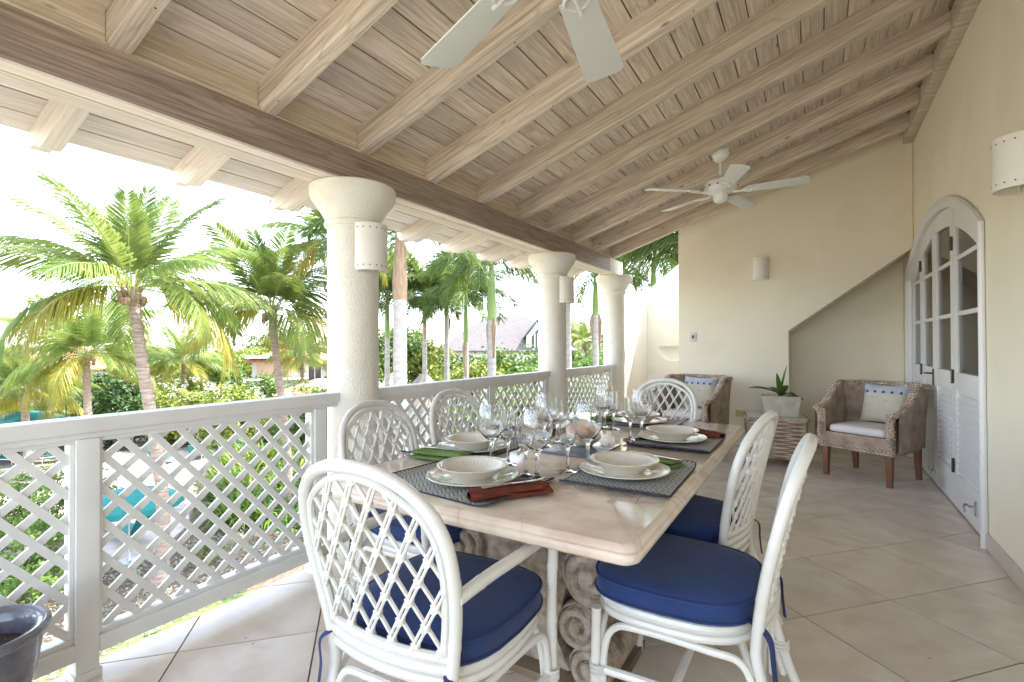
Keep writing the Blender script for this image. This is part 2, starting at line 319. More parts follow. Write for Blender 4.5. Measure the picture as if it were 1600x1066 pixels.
# ------------------------------------------------------------------ mesh building helpers
class MB:
    def __init__(s): s.v = []; s.f = []; s.uv = {}; s.mi = []
    def add(s, vs, fs, mi=0, uv=None):
        o = len(s.v); s.v += [tuple(p) for p in vs]
        if uv:
            for i, q in enumerate(uv): s.uv[o + i] = q
        for q in fs: s.f.append([o + i for i in q]); s.mi.append(mi)
        return s
    def box(s, x0, x1, y0, y1, z0, z1, mi=0, mx=None):
        vs = [Vector((x, y, z)) for z in (z0, z1) for y in (y0, y1) for x in (x0, x1)]
        if mx is not None: vs = [mx @ p for p in vs]
        return s.add(vs, [(0, 2, 3, 1), (4, 5, 7, 6), (0, 1, 5, 4), (2, 6, 7, 3), (0, 4, 6, 2), (1, 3, 7, 5)], mi)
    def prism(s, poly, fn0, fn1, mi=0):
        n = len(poly)
        vs = [fn0(*p) for p in poly] + [fn1(*p) for p in poly]
        fs = [list(range(n))[::-1], list(range(n, 2 * n))] + [(i, (i + 1) % n, n + (i + 1) % n, n + i) for i in range(n)]
        return s.add(vs, fs, mi)
    def tube(s, path, rad, seg=8, closed=False, caps=True, mi=0, flat=1.0, uvs=None):
        P = [Vector(p) for p in path]; n = len(P)
        if not hasattr(rad, '__len__'): rad = [rad] * n
        T = []
        for i in range(n):
            a = P[(i - 1) % n] if (closed or i > 0) else P[i]; b = P[(i + 1) % n] if (closed or i < n - 1) else P[i]
            T.append((b - a).normalized())
        up = Vector((0, 0, 1)) if abs(T[0].z) < .9 else Vector((0, 1, 0))
        nrm = (up - T[0] * up.dot(T[0])).normalized()
        vs = []; uv = []; L = 0.0
        for i in range(n):
            nrm = (nrm - T[i] * nrm.dot(T[i])).normalized(); bn = T[i].cross(nrm)
            if i: L += (P[i] - P[i - 1]).length
            for k in range(seg):
                a = 2 * pi * k / seg
                vs.append(P[i] + (nrm * cos(a) * flat + bn * sin(a)) * rad[i]); uv.append((L, k / seg * 2 * pi * rad[i]))
        fs = []
        m = n if closed else n - 1
        for i in range(m):
            j = (i + 1) % n
            for k in range(seg):
                l = (k + 1) % seg
                fs.append((i * seg + k, i * seg + l, j * seg + l, j * seg + k))
        if caps and not closed:
            fs.append(list(range(seg))[::-1]); fs.append([(n - 1) * seg + k for k in range(seg)])
        return s.add(vs, fs, mi, uv)
    def lathe(s, prof, seg=24, cx=0, cy=0, z=0, a0=0, a1=2 * pi, mod=None, mi=0, cap=True):
        full = abs(a1 - a0 - 2 * pi) < 1e-6; n = seg if full else seg + 1
        vs = []
        for (rr, zz) in prof:
            for k in range(n):
                a = a0 + (a1 - a0) * k / seg
                q = rr * (mod(a, rr, zz) if mod else 1)
                vs.append((cx + q * cos(a), cy + q * sin(a), z + zz))
        fs = []
        for i in range(len(prof) - 1):
            for k in range(seg):
                l = (k + 1) % n
                fs.append((i * n + k, i * n + l, (i + 1) * n + l, (i + 1) * n + k))
        if full and cap:
            if prof[0][0] > 1e-5: fs.append([k for k in range(n)][::-1])
            if prof[-1][0] > 1e-5: fs.append([(len(prof) - 1) * n + k for k in range(n)])
        return s.add(vs, fs, mi)
    def ball(s, c, r, seg=8, rings=5, mi=0):
        c = Vector(c); rx, ry, rz = (r if hasattr(r, '__len__') else (r, r, r))
        vs = [c + Vector((0, 0, -rz))]
        for i in range(1, rings):
            t = -pi / 2 + pi * i / rings
            for k in range(seg):
                a = 2 * pi * k / seg; vs.append(c + Vector((rx * cos(t) * cos(a), ry * cos(t) * sin(a), rz * sin(t))))
        vs.append(c + Vector((0, 0, rz))); fs = []
        for k in range(seg):
            fs.append((0, 1 + (k + 1) % seg, 1 + k))
            fs.append((len(vs) - 1, 1 + (rings - 2) * seg + k, 1 + (rings - 2) * seg + (k + 1) % seg))
        for i in range(rings - 2):
            for k in range(seg):
                l = (k + 1) % seg
                fs.append((1 + i * seg + k, 1 + i * seg + l, 1 + (i + 1) * seg + l, 1 + (i + 1) * seg + k))
        return s.add(vs, fs, mi)
    def loops(s, loops, mi=0, cap=True, uv=None):
        n = len(loops[0]); vs = [p for l in loops for p in l]; fs = []
        for i in range(len(loops) - 1):
            for k in range(n):
                l = (k + 1) % n; fs.append((i * n + k, i * n + l, (i + 1) * n + l, (i + 1) * n + k))
        if cap: fs.append(list(range(n))[::-1]); fs.append([(len(loops) - 1) * n + k for k in range(n)])
        return s.add(vs, fs, mi, uv)
    def grid(s, fn, nu, nv, mi=0, uvf=None, closed_u=False):
        vs = []; uv = []
        for j in range(nv + 1):
            for i in range(nu + 1):
                vs.append(fn(i / nu, j / nv)); uv.append(uvf(i / nu, j / nv) if uvf else (i / nu, j / nv))
        w = nu + 1
        fs = [(j * w + i, j * w + i + 1, (j + 1) * w + i + 1, (j + 1) * w + i) for j in range(nv) for i in range(nu)]
        return s.add(vs, fs, mi, uv)
    def mesh(s, name, mats, smooth=True, bevel=0.0, sharp=38):
        me = bpy.data.meshes.new(name); me.from_pydata(s.v, [], s.f)
        if not isinstance(mats, (list, tuple)): mats = [mats]
        for m in mats: me.materials.append(m)
        me.polygons.foreach_set('material_index', s.mi)
        if s.uv:
            ul = me.uv_layers.new(name='UVMap')
            for lp in me.loops:
                ul.data[lp.index].uv = s.uv.get(lp.vertex_index, (0, 0))
        bm = bmesh.new(); bm.from_mesh(me)
        bmesh.ops.recalc_face_normals(bm, faces=bm.faces)
        if bevel:
            ed = [e for e in bm.edges if len(e.link_faces) == 2 and e.calc_face_angle(0) > radians(30)]
            bmesh.ops.bevel(bm, geom=ed, offset=bevel, segments=2, profile=.7, affect='EDGES')
        bm.to_mesh(me); bm.free()
        if smooth:
            me.polygons.foreach_set('use_smooth', [True] * len(me.polygons))
            me.set_sharp_from_angle(angle=radians(sharp))
        me.update()
        return me
    def build(s, name, mats, parent=None, loc=None, rot=None, **kw):
        me = s.mesh(name, mats, **kw)
        return link(name, me, parent, loc, rot)

def link(name, me, parent=None, loc=None, rot=None):
    o = bpy.data.objects.new(name, me); C.objects.link(o)
    if parent: o.parent = parent
    if loc: o.location = loc
    if rot: o.rotation_euler = rot
    return o
def tag(o, label=None, cat=None, group=None, kind=None):
    if label: o['label'] = label
    if cat: o['category'] = cat
    if group: o['group'] = group
    if kind: o['kind'] = kind
    return o
def thing(name, label, cat, loc=(0, 0, 0), rz=0, group=None, kind=None):
    o = bpy.data.objects.new(name, None); C.objects.link(o); o.location = loc; o.rotation_euler = (0, 0, rz)
    return tag(o, label, cat, group, kind)
def dup(o, parent=None, loc=None, rz=None, label=None):
    c = o.copy(); C.objects.link(c); c.parent = parent
    if loc is not None: c.location = loc
    if rz is not None: c.rotation_euler = (0, 0, rz)
    if label: c['label'] = label
    for ch in list(o.children): dup(ch, c)
    return c
def spline(pts, n=6, closed=False):
    P = [Vector(p) for p in pts]; out = []; m = len(P)
    for i in range(m if closed else m - 1):
        p0 = P[(i - 1) % m] if (closed or i > 0) else P[0] * 2 - P[1]
        p1 = P[i]; p2 = P[(i + 1) % m]
        p3 = P[(i + 2) % m] if (closed or i < m - 2) else P[-1] * 2 - P[-2]
        for k in range(n):
            t = k / n
            out.append(.5 * ((2 * p1) + (p2 - p0) * t + (2 * p0 - 5 * p1 + 4 * p2 - p3) * t * t + (3 * p1 - p0 - 3 * p2 + p3) * t ** 3))
    if not closed: out.append(P[-1])
    return out
def resample(P, d):
    P = [Vector(p) for p in P]; out = [P[0]]; acc = 0.0
    for a, b_ in zip(P[:-1], P[1:]):
        L = (b_ - a).length; t = d - acc
        while t <= L: out.append(a.lerp(b_, t / L)); t += d
        acc = (acc + L) % d if L else acc
    if (out[-1] - P[-1]).length > d * .3: out.append(P[-1])
    return out
def cane(b, path, rr, seg=10, gap=.17, closed=False):
    """rattan pole: a tube with slightly swollen nodes"""
    q = resample(path, .008); o = (len(path) * 13 % 7) * .021
    rad = []
    for i in range(len(q)):
        u_ = ((i * .008 + o) % gap) - gap / 2
        rad.append(rr * (1 + .075 * math.exp(-(u_ / .0075) ** 2) - .05 * math.exp(-((u_ - .012) / .004) ** 2)))
    return b.tube(q, rad, seg, closed=closed)
def clip_poly(poly, x0, x1, y0, y1):
    def cut(P, ins, isec):
        R = []
        for i in range(len(P)):
            a, b = P[i - 1], P[i]
            if ins(b):
                if not ins(a): R.append(isec(a, b))
                R.append(b)
            elif ins(a): R.append(isec(a, b))
        return R
    def ix(X): return lambda a, b: (X, a[1] + (b[1] - a[1]) * (X - a[0]) / (b[0] - a[0]))
    def iy(Y): return lambda a, b: (a[0] + (b[0] - a[0]) * (Y - a[1]) / (b[1] - a[1]), Y)
    for ins, isec in ((lambda p: p[0] >= x0, ix(x0)), (lambda p: p[0] <= x1, ix(x1)), (lambda p: p[1] >= y0, iy(y0)), (lambda p: p[1] <= y1, iy(y1))):
        if poly: poly = cut(poly, ins, isec)
    return poly

# ================================================================== SETTING
SL = .33; TH = math.atan(SL); CT = cos(TH)
XW, YF, YB = .885, 6.70, 7.45
def zraf(x): return 2.385 + SL * (x + 2.28)         # underside of the rafters
# ---- ground, lawn, deck
g = MB(); g.box(-600, 300, -300, 900, -5.6, -5.0); tag(g.build('ground', M['bounce_ground'], smooth=False), kind='structure')
def flat(name, poly, z, m, h=.03):
    b = MB(); b.prism(poly, lambda x, y: (x, y, z - h), lambda x, y: (x, y, z)); return tag(b.build(name, m, smooth=False), kind='structure')
flat('lawn', [(-10.9, -6), (-16.2, -6), (-16.2, 9), (-11.5, 11.5), (-10.9, 9.5)], -4.985, M['lawn'])
flat('far_lawn', [(-34, 36), (-16, 20), (-7, 19), (-3, 30), (-10, 48), (-26, 50)], -4.985, M['lawn'])
flat('garden_bed', [(-13.2, -2), (-16.2, -2), (-16.0, 3), (-17.2, 5.4), (-17.0, 7.4), (-18.6, 9.0), (-23.6, 11.8), (-27.5, 14.5), (-24.5, 19.5), (-9.5, 17), (-6.5, 17), (-6.5, 12), (-11.0, 10.4), (-13.0, 6.0)], -4.975, M['mulch'])
flat('pool_deck', [(-16.9, 5.5), (-17.1, 7.4), (-18.7, 9.0), (-23.8, 11.7), (-27.2, 14.3), (-26.5, 18.2), (-29, 17.4), (-34.2, 15), (-36, 10.6), (-31, 8.6), (-27.5, 8.9), (-23.2, 7.4), (-20, 7.3), (-18.6, 5.3)], -4.965, M['deck'])
# ---- terrace slab and storey below
b = MB(); b.box(-2.455, 4.0, -1.6, 9.4, -.30, -.012); tag(b.build('terrace_slab', M['base'], smooth=False), kind='structure')
b = MB(); b.box(-2.40, 4.0, -1.5, 9.3, -5.2, -.301); tag(b.build('lower_storey_wall', M['house'], smooth=False), kind='structure')
# ---- floor: grout bed and one object per tile
fl = MB(); fl.box(-2.453, XW + .2, -1.6, 9.39, -.0119, -.004)
floor = tag(fl.build('floor', M['grout'], smooth=False), kind='structure')
ta = radians(47.4); ua = (cos(ta), sin(ta)); va = (-sin(ta), cos(ta)); du, dv = .534, .505; gp = .0034
for i in range(-16, 12):
    for j in range(-14, 16):
        P = []
        for a, c in ((0, 0), (1, 0), (1, 1), (0, 1)):
            uu = (i + a) * du + (gp if a == 0 else -gp); vv = (j + c) * dv + (gp if c == 0 else -gp)
            P.append((.305 + uu * ua[0] + vv * va[0], 3.052 + uu * ua[1] + vv * va[1]))
        Q = clip_poly(P, -2.45, XW + .03, -1.58, 9.38)
        if len(Q) < 3: continue
        # behind the far wall only the bit in view matters
        b = MB(); b.prism(Q, lambda x, y: (x, y, -.008), lambda x, y: (x, y, 0)); b.build('tile', M['tile'], floor, smooth=False)
b = MB(); rn = random.Random(3)
for k in range(46):
    p = Vector((rn.uniform(-2.4, .8), rn.uniform(.9, 6.2), .0006)) if k > 16 else Vector((-2.4 + abs(rn.gauss(0, .25)), rn.uniform(.9, 6), .0006))
    a = rn.uniform(0, 6.28); r_ = rn.uniform(.003, .009); e = Vector((cos(a), sin(a), 0)); n_ = Vector((-sin(a), cos(a), .25))
    b.add([p - e * r_, p - n_ * r_ * .3 + Vector((0, 0, .003)), p + e * r_, p + n_ * r_ * .3 + Vector((0, 0, .001))], [(0, 1, 2, 3)])
tag(b.build('floor_litter', M['stem'], smooth=False), 'tiny dry leaf bits scattered on the floor tiles', 'litter', kind='stuff')
# ---- right wall with arched door opening
def arc(y0, y1, zs, rise, n=22):
    c = (y0 + y1) / 2; h = (y1 - y0) / 2; R = (h * h + rise * rise) / (2 * rise)
    return lambda y: zs + rise - (R - sqrt(max(R * R - (y - c) ** 2, 0)))
A_out = arc(4.11, 7.05, 1.985, .43); A_in = arc(4.175, 6.985, 1.945, .415)
def arcpts(fn, y0, y1, n=24): return [(y0 + (y1 - y0) * k / n, fn(y0 + (y1 - y0) * k / n)) for k in range(n + 1)]
poly = [(-1.6, -.01), (4.13, -.01)] + arcpts(lambda y: A_out(y) - .03, 4.13, 7.03) + [(7.03, -.01), (9.3, -.01), (9.3, 3.9), (-1.6, 3.9)]
b = MB(); b.prism(poly, lambda y, z: (XW, y, z), lambda y, z: (XW + .22, y, z))
wr = tag(b.build('house_wall', M['wall'], sharp=30), 'cream plaster side wall with arched double doors set in it', 'wall')
b = MB(); b.box(XW - .013, XW + .002, -1.55, 4.105, 0.001, .10); b.build('skirting', M['base'], wr, bevel=.003)
# ---- far wall with the slanting recess under the stair
poly = [(-1.535, 0), (-1.535, 3.9), (XW - .001, 3.9), (XW - .001, 2.268), (-.275, 1.405), (-.275, 0)]
b = MB(); b.prism(poly, lambda x, z: (x, YF, z), lambda x, z: (x, YB, z))
b.v = [tuple(p) for p in b.v]
fw = tag(b.build('end_wall', M['wall'], bevel=.018, sharp=30), 'cream end wall with slanting recess under the stair', 'wall')
b = MB(); b.box(-.40, XW - .001, YB + .001, YB + .15, 0, 3.0); b.build('recess_panel', M['wall'], fw, smooth=False)
b = MB(); b.box(-.262, XW - .02, YB - .012, YB + .0005, .001, .10); b.build('skirting', M['base'], fw)
# ---- outer stair walls beyond the end of the terrace
b = MB()
b.prism([(-2.40, -.01), (-2.40, 2.02), (-2.29, 2.10), (-1.2, 2.97), (0.2, 4.0), (0.2, -.01)], lambda x, z: (x, 7.90, z), lambda x, z: (x, 8.02, z))
sw = b.build('stair_wall', M['white_wall'])
cut = MB(); cut.lathe([(0, 0), (.001, 0), (.23, 0), (.225, -.05), (.20, -.12), (.15, -.18), (.08, -.218), (0, -.23)], 28, mod=None)
co = cut.build('niche_cutter', M['white_wall'], loc=(-1.90, 7.89, 1.22)); co.scale = (1, .34, 1)
bo = sw.modifiers.new('niche', 'BOOLEAN'); bo.operation = 'DIFFERENCE'; bo.object = co; bo.solver = 'EXACT'
bpy.context.view_layer.update()
dg = bpy.context.evaluated_depsgraph_get(); me2 = bpy.data.meshes.new_from_object(sw.evaluated_get(dg))
sw.modifiers.clear(); me2.polygons.foreach_set('use_smooth', [True] * len(me2.polygons)); me2.set_sharp_from_angle(angle=radians(25)); sw.data = me2; bpy.data.objects.remove(co)
tag(sw, 'white stair wall with sloping top and half round niche', 'wall')
b = MB(); b.prism([(6.86, -.01), (6.86, 1.83), (7.899, 2.10), (7.899, -.01)], lambda y, z: (-2.41, y, z), lambda y, z: (-2.29, y, z))
tag(b.build('stair_return_wall', M['white_wall'], bevel=.01), 'sunlit white return wall beside the farthest column', 'wall')
# ---- roof
roof = thing('roof', None, None, kind='structure')
rows = []
xx = 1.02; 
while xx > -3.1: rows.append(xx); xx -= .1285
for k, x in enumerate(rows):
    cuts = [-1.6, 6.72] if x > -2.35 else [-1.6, 6.36]
    if x > .95: continue
    if random.random() < .3: cuts.insert(1, random.uniform(.8, 5.4))
    for a, c in zip(cuts[:-1], cuts[1:]):
        b = MB(); h = (c - a) / 2
        b.box(-.0645, .0645, -h + .001, h - .001, 0, .018)
        o = b.build('plank', M['plank'] if x > -2.33 else M['eave'], roof, loc=(x, (a + c) / 2, zraf(x) + .157 + random.uniform(0, .002)), rot=(0, -TH, 0), bevel=.004)
b = MB(); b.prism([(-3.16, zraf(-3.16) + .185), (1.1, zraf(1.1) + .185), (1.1, zraf(1.1) + .30), (-3.16, zraf(-3.16) + .26)], lambda x, z: (x, -1.62, z), lambda x, z: (x, 6.40, z))
b.prism([(-1.52, zraf(-1.52) + .185), (1.1, zraf(1.1) + .185), (1.1, zraf(1.1) + .30), (-1.52, zraf(-1.52) + .30)], lambda x, z: (x, 6.401, z), lambda x, z: (x, 7.5, z))
b.build('roof_covering', M['orange_tile'], roof, smooth=False)
RY = [.85 + .61 * k for k in range(-4, 9)] + [6.315]
RM = MB(); RM.box(0, 3.20 / CT, -.036, .036, 0, .156); rm = RM.mesh('rafter', M['rafter'], bevel=.005)
TM = MB(); TM.prism([(.10, .0), (-.56, 0), (-.60, .012), (-.64, .05), (-.68, .062), (-.715, .072), (-.735, .11), (-.735, .156), (.10, .156)], lambda x, z: (x, -.037, z), lambda x, z: (x, .037, z))
tm = TM.mesh('rafter_tail', M['tail'], bevel=.004)
for y in RY:
    link('rafter', rm, roof, (-2.36, y, zraf(-2.36)), (0, -TH, 0))
    link('rafter_tail', tm, roof, (-2.44, y, zraf(-2.44) - .001), (0, -TH, 0))
for y in RY[3:]:
    b = MB()
    for q in range(4):
        xq = -2.1 + .83 * q + random.uniform(-.1, .1); b.ball((xq, y + random.choice((-.012, .012)), zraf(xq) - .0005), (.0045, .0045, .002), 6, 4)
    tag(b.build('nail_heads', M['iron'], roof), kind='stuff')
for y0, y1 in zip(RY[:-1], RY[1:]):
    b = MB(); h = (y1 - y0) / 2 - .038; b.box(-.008, .008, -h, h, 0, .158)
    b.build('blocking_board', M['block'], roof, loc=(-2.315, (y0 + y1) / 2, 2.383))
    b = MB(); b.tube([(0, -h, 0), (0, h, 0)], .014, 10); b.build('moulding', M['block'], roof, loc=(-2.296, (y0 + y1) / 2, 2.392))
b = MB(); b.box(.80, XW - .001, -1.6, 6.69, 3.372, 3.53); b.build('wall_plate', M['rafter'], roof, bevel=.006)
# ---- beam on the columns
bt = thing('beam', 'long brown timber beam resting on the white columns', 'beam')
b = MB(); b.box(-.04, .04, -3.9, 3.9, 0, .183); b.build('inner_timber', M['beam'], bt, loc=(-2.32, 2.3, 2.202), bevel=.006)
b = MB(); b.box(-.058, .058, -3.9, 3.9, 0, .13); b.build('outer_timber', M['eave'], bt, loc=(-2.424, 2.3, 2.202), bevel=.006)
for x0, x1 in ((-2.359, -2.281), (-2.481, -2.367)):
    b = MB(); b.box((x0 - x1) / 2, (x1 - x0) / 2, -3.9, 3.9, 0, .011); b.build('beam_bounce_strip', M['eave'], bt, loc=((x0 + x1) / 2, 2.3, 2.190), bevel=.002)  # added pale strips: bounce light on the beam underside put into colour
b = MB(); b.box(-2.48, -2.28, 6.202, 6.68, 2.195, 2.382); b.build('sunlit_beam_end', M['white_wall'], bt, bevel=.006)  # end of the brown beam, its sunlight put in as white
# ---- columns
CP = [(.148, 0), (.148, 1.93), (.152, 1.945), (.163, 1.95), (.168, 1.965), (.163, 1.982), (.158, 1.986), (.165, 2.0), (.185, 2.035), (.212, 2.075), (.235, 2.105), (.246, 2.125), (.25, 2.145), (.25, 2.182), (.244, 2.189)]
def column(y, label):
    c = thing('column', label, 'column', (-2.38, y, 0), group='white columns along the railing')
    b = MB(); b.lathe(CP[:2], 40, mod=lambda a, r, z: 1 + .006 * noise.noise((cos(a) * 2, sin(a) * 2, z * 3))); b.build('shaft', M['column'], c)
    b = MB(); b.lathe([(.147, 1.931)] + CP[2:7], 40); b.build('necking', M['column'], c)
    b = MB(); b.lathe([(.155, 1.984)] + CP[7:], 40); b.build('capital', M['column'], c)
    return c
column(2.07, 'nearest white column with flared capital in front of the chairs')
column(4.72, 'white column between the other two columns')
column(6.62, 'white column farthest along the railing beside the sunlit wall')
# ---- railings
def slats(root, y0, y1, z0, z1):
    for lay, ang in ((0, -50), (1, 40)):
        x = -2.372 - lay * .0115; pitch = .0835
        d = (cos(radians(ang)), sin(radians(ang))); n = (-d[1], d[0])
        cs = [n[0] * y + n[1] * z for y in (y0, y1) for z in (z0, z1)]
        k0 = math.ceil(min(cs) / pitch + .3)
        k = k0
        while k * pitch < max(cs):
            c = k * pitch; k += 1
            t = []
            for yy in (y0, y1):
                s = (c - n[0] * yy) / n[1]
                if z0 - 1e-6 <= s <= z1 + 1e-6: t.append((yy, s))
            for zz in (z0, z1):
                s = (c - n[1] * zz) / n[0]
                if y0 < s < y1: t.append((s, zz))
            if len(t) < 2: continue
            a, e = t[0], t[1]; L = sqrt((a[0] - e[0]) ** 2 + (a[1] - e[1]) ** 2)
            if L < .05: continue
            b = MB(); b.box(-.0055, .0055, -L / 2 - .004, L / 2 + .004, -.0136, .0136)
            b.build('slat', M['rail'], root, loc=(x, (a[0] + e[0]) / 2, (a[1] + e[1]) / 2), rot=(radians(ang) if e[0] > a[0] or True else 0, 0, 0), smooth=False)
def railing(ya, yb, posts, label):
    R = thing('railing', label, 'railing', (0, 0, 0), group='white lattice railings between the columns')
    b = MB(); b.box(-2.43, -2.33, ya, yb, .925, .98); b.build('top_rail', M['rail'], R, bevel=.006)
    b = MB(); b.box(-2.405, -2.345, ya + .001, yb - .001, .902, .9249); b.build('under_rail', M['rail'], R, bevel=.003)
    ps = sorted(posts)
    for p in ps:
        b = MB(); b.box(-2.42, -2.34, p - .036, p + .036, .0, .9015); b.build('post', M['rail'], R, bevel=.004)
        b = MB(); b.box(-2.427, -2.333, p - .043, p + .043, .0, .03); b.build('post_foot', M['rail'], R, bevel=.003)
    for p, q in zip(ps[:-1], ps[1:]):
        y0, y1 = p + .0365, q - .0365
        b = MB(); b.box(-2.41, -2.335, y0, y1, .085, .145); b.build('bottom_rail', M['rail'], R, bevel=.005)
        for (za, zb, yc, yd) in ((.1455, .165, y0, y1), (.885, .9015, y0, y1), (.1655, .8845, y0, y0 + .014), (.1655, .8845, y1 - .014, y1)):
            b = MB(); b.box(-2.408, -2.356, yc, yd, za, zb); b.build('trim', M['rail'], R, bevel=.003)
        slats(R, y0 + .012, y1 - .012, .163, .887)
railing(-1.45, 1.925, [-1.15, -.19, .777, 1.81], 'nearest lattice railing running past the dark plant pot')
railing(2.215, 4.585, [2.31, 3.52, 4.52], 'white lattice railing behind the two side chairs')
railing(4.865, 6.475, [4.98, 6.41], 'short lattice railing between the far pair of columns')

# ================================================================== DOOR
door = thing('door', 'white arched folding door of four leaves with glass above louvres', 'door')
def ring(o, i):
    return o + i[::-1]
ys0, ys1 = 4.115, 7.045
outer = [(ys0, 0.001)] + arcpts(A_out, ys0, ys1) + [(ys1, 0.001)]
inner = [(4.175, 0.001)] + arcpts(A_in, 4.175, 6.985) + [(6.985, 0.001)]
b = MB()
oL = [(XW - .022, y, z) for y, z in outer]; oR = [(XW + .09, y, z) for y, z in outer]
iL = [(XW - .022, y, z) for y, z in inner]; iR = [(XW + .09, y, z) for y, z in inner]
n = len(outer)
vs = oL + oR + iL + iR; fs = []
for k in range(n - 1):
    fs += [(k, k + 1, 2 * n + k + 1, 2 * n + k), (n + k, 3 * n + k, 3 * n + k + 1, n + k + 1), (k, n + k, n + k + 1, k + 1), (2 * n + k, 2 * n + k + 1, 3 * n + k + 1, 3 * n + k)]
for k in (0, n - 1): fs.append((k, 2 * n + k, 3 * n + k, n + k))
b.add(vs, fs); b.build('door_frame', M['door'], door, bevel=.004)
b = MB(); b.tube([(XW - .018, y, z) for y, z in [(ys0 - .012, .002)] + [(y, A_out(y) + .012) for y, _ in arcpts(A_out, ys0 - .0, ys1)] + [(ys1 + .012, .002)]], .018, 8); b.build('architrave', M['door'], door)
edges = [4.178, 5.03, 5.735, 6.36, 6.982]
slat_mesh = {}
for li in range(4):
    ya, yb = edges[li] + .003, edges[li + 1] - .003
    xf = XW + .012; xb = xf + .042
    pa = ya + (.125 if li == 0 else .085); pb = yb - (.125 if li == 3 else .085)
    zt = lambda y: A_in(y) - .004
    pt = lambda y: A_in(y) - .15
    b = MB()
    def P(poly, x0=xf, x1=xb): b.prism(poly, lambda y, z: (x0, y, z), lambda y, z: (x1, y, z))
    P([(ya, .012), (pa, .012)] + [(pa - (pa - ya) * k / 4, zt(pa - (pa - ya) * k / 4)) for k in range(5)])
    P([(pb, .012), (yb, .012)] + [(yb - (yb - pb) * k / 4, zt(yb - (yb - pb) * k / 4)) for k in range(5)])
    e = .0004
    P([(pa + e, .012), (pb - e, .012), (pb - e, .27), (pa + e, .27)])
    P([(pa + e, .905), (pb - e, .905), (pb - e, 1.035), (pa + e, 1.035)])
    for zm in (1.472, 1.888): P([(pa + e, zm - .016), (pb - e, zm - .016), (pb - e, zm + .016), (pa + e, zm + .016)], xf + .006, xb - .006)
    top = [(pa + e + (pb - pa - 2 * e) * k / 8) for k in range(9)]
    P([(y, pt(y)) for y in top] + [(y, zt(y)) for y in top[::-1]])
    leaf = b.build('door_leaf', M['door'], door, bevel=.004)
    # panes
    for z0, z1 in ((1.03, 1.457), (1.487, 1.873), (1.903, None)):
        b = MB()
        pl = [(pa - .004, z0), (pb + .004, z0)] + ([(pb + .004, z1), (pa - .004, z1)] if z1 else [(y, pt(y) + .004) for y in top[::-1]])
        b.prism(pl, lambda y, z: (xf + .019, y, z), lambda y, z: (xf + .023, y, z)); b.build('pane', M['pane'], leaf, smooth=False)
    # louvre panel
    b = MB()
    for (c, d, g0, g1) in ((pa + .001, pa + .028, .271, .904), (pb - .028, pb - .001, .271, .904), (pa + .0285, pb - .0285, .271, .30), (pa + .0285, pb - .0285, .875, .904)):
        b.box(xf + .006, xb - .006, c, d, g0, g1)
    b.build('louvre_frame', M['door'], leaf, bevel=.003)
    w = (pb - pa) / 2 - .0295
    b = MB(); b.box(-.004, .004, -w, w, -.0235, .0235); me = b.mesh('louvre_slat', M['door'], smooth=False)
    k = 0
    while .325 + k * .0435 < .868:
        link('louvre_slat', me, leaf, (xf + .012, (pa + pb) / 2, .325 + k * .0435), (0, radians(46), 0)); k += 1
# hinges, bolts and handle
def hinge(y, z, p):
    b = MB()
    for k in range(5): b.tube([(0, 0, -.055 + k * .022), (0, 0, -.036 + k * .022)], .0085, 8)
    b.box(.004, .0065, -.024, .024, -.05, .05)
    b.build('hinge', M['iron'], p, loc=(XW + .002, y, z))
for y in (edges[1], edges[3]):
    for z in (.32, 1.0, 2.02): hinge(y, z, door)
for y, z, s in ((4.40, .16, 1.2), (5.69, .13, .7), (5.80, .13, .7)):
    b = MB(); b.box(-.004, .008, -.014, .014, -.04, .04); b.tube([(0, 0, .01), (-.028, 0, .01), (-.034, .03, .012), (-.034, .075, .0), (-.034, .085, -.02), (-.03, .082, -.045)], .006, 6)
    o = b.build('bolt', M['steel'], door, loc=(XW + .006, y, z)); o.scale = (s, s, s)
b = MB(); b.box(-.003, .008, -.018, .018, -.09, .06); b.tube([(0, 0, .02), (-.04, 0, .02), (-.045, .012, .02), (-.045, .12, .016)], [.008, .008, .008, .006], 8)
b.build('door_handle', M['iron'], door, loc=(XW + .006, 5.79, .965))
# room behind the doors
b = MB(); b.box(1.11, 4.2, 3.0, 7.9, -.011, 3.2); b.f = [q for q in b.f]
room = tag(b.build('inner_room', M['room'], smooth=False), kind='structure')
bm = bmesh.new(); bm.from_mesh(room.data); bmesh.ops.delete(bm, geom=[q for q in bm.faces if q.calc_center_median().x < 1.2], context='FACES'); bm.to_mesh(room.data); bm.free()
b = MB(); b.grid(lambda u_, v_: (1.20 + .028 * sin(u_ * 95) + .012 * sin(u_ * 41 + 2), 4.05 + u_ * 1.15, .02 + v_ * 2.5), 190, 2)
tag(b.build('curtain', M['curtain']), 'pale grey pleated curtain behind the door glass', 'curtain')

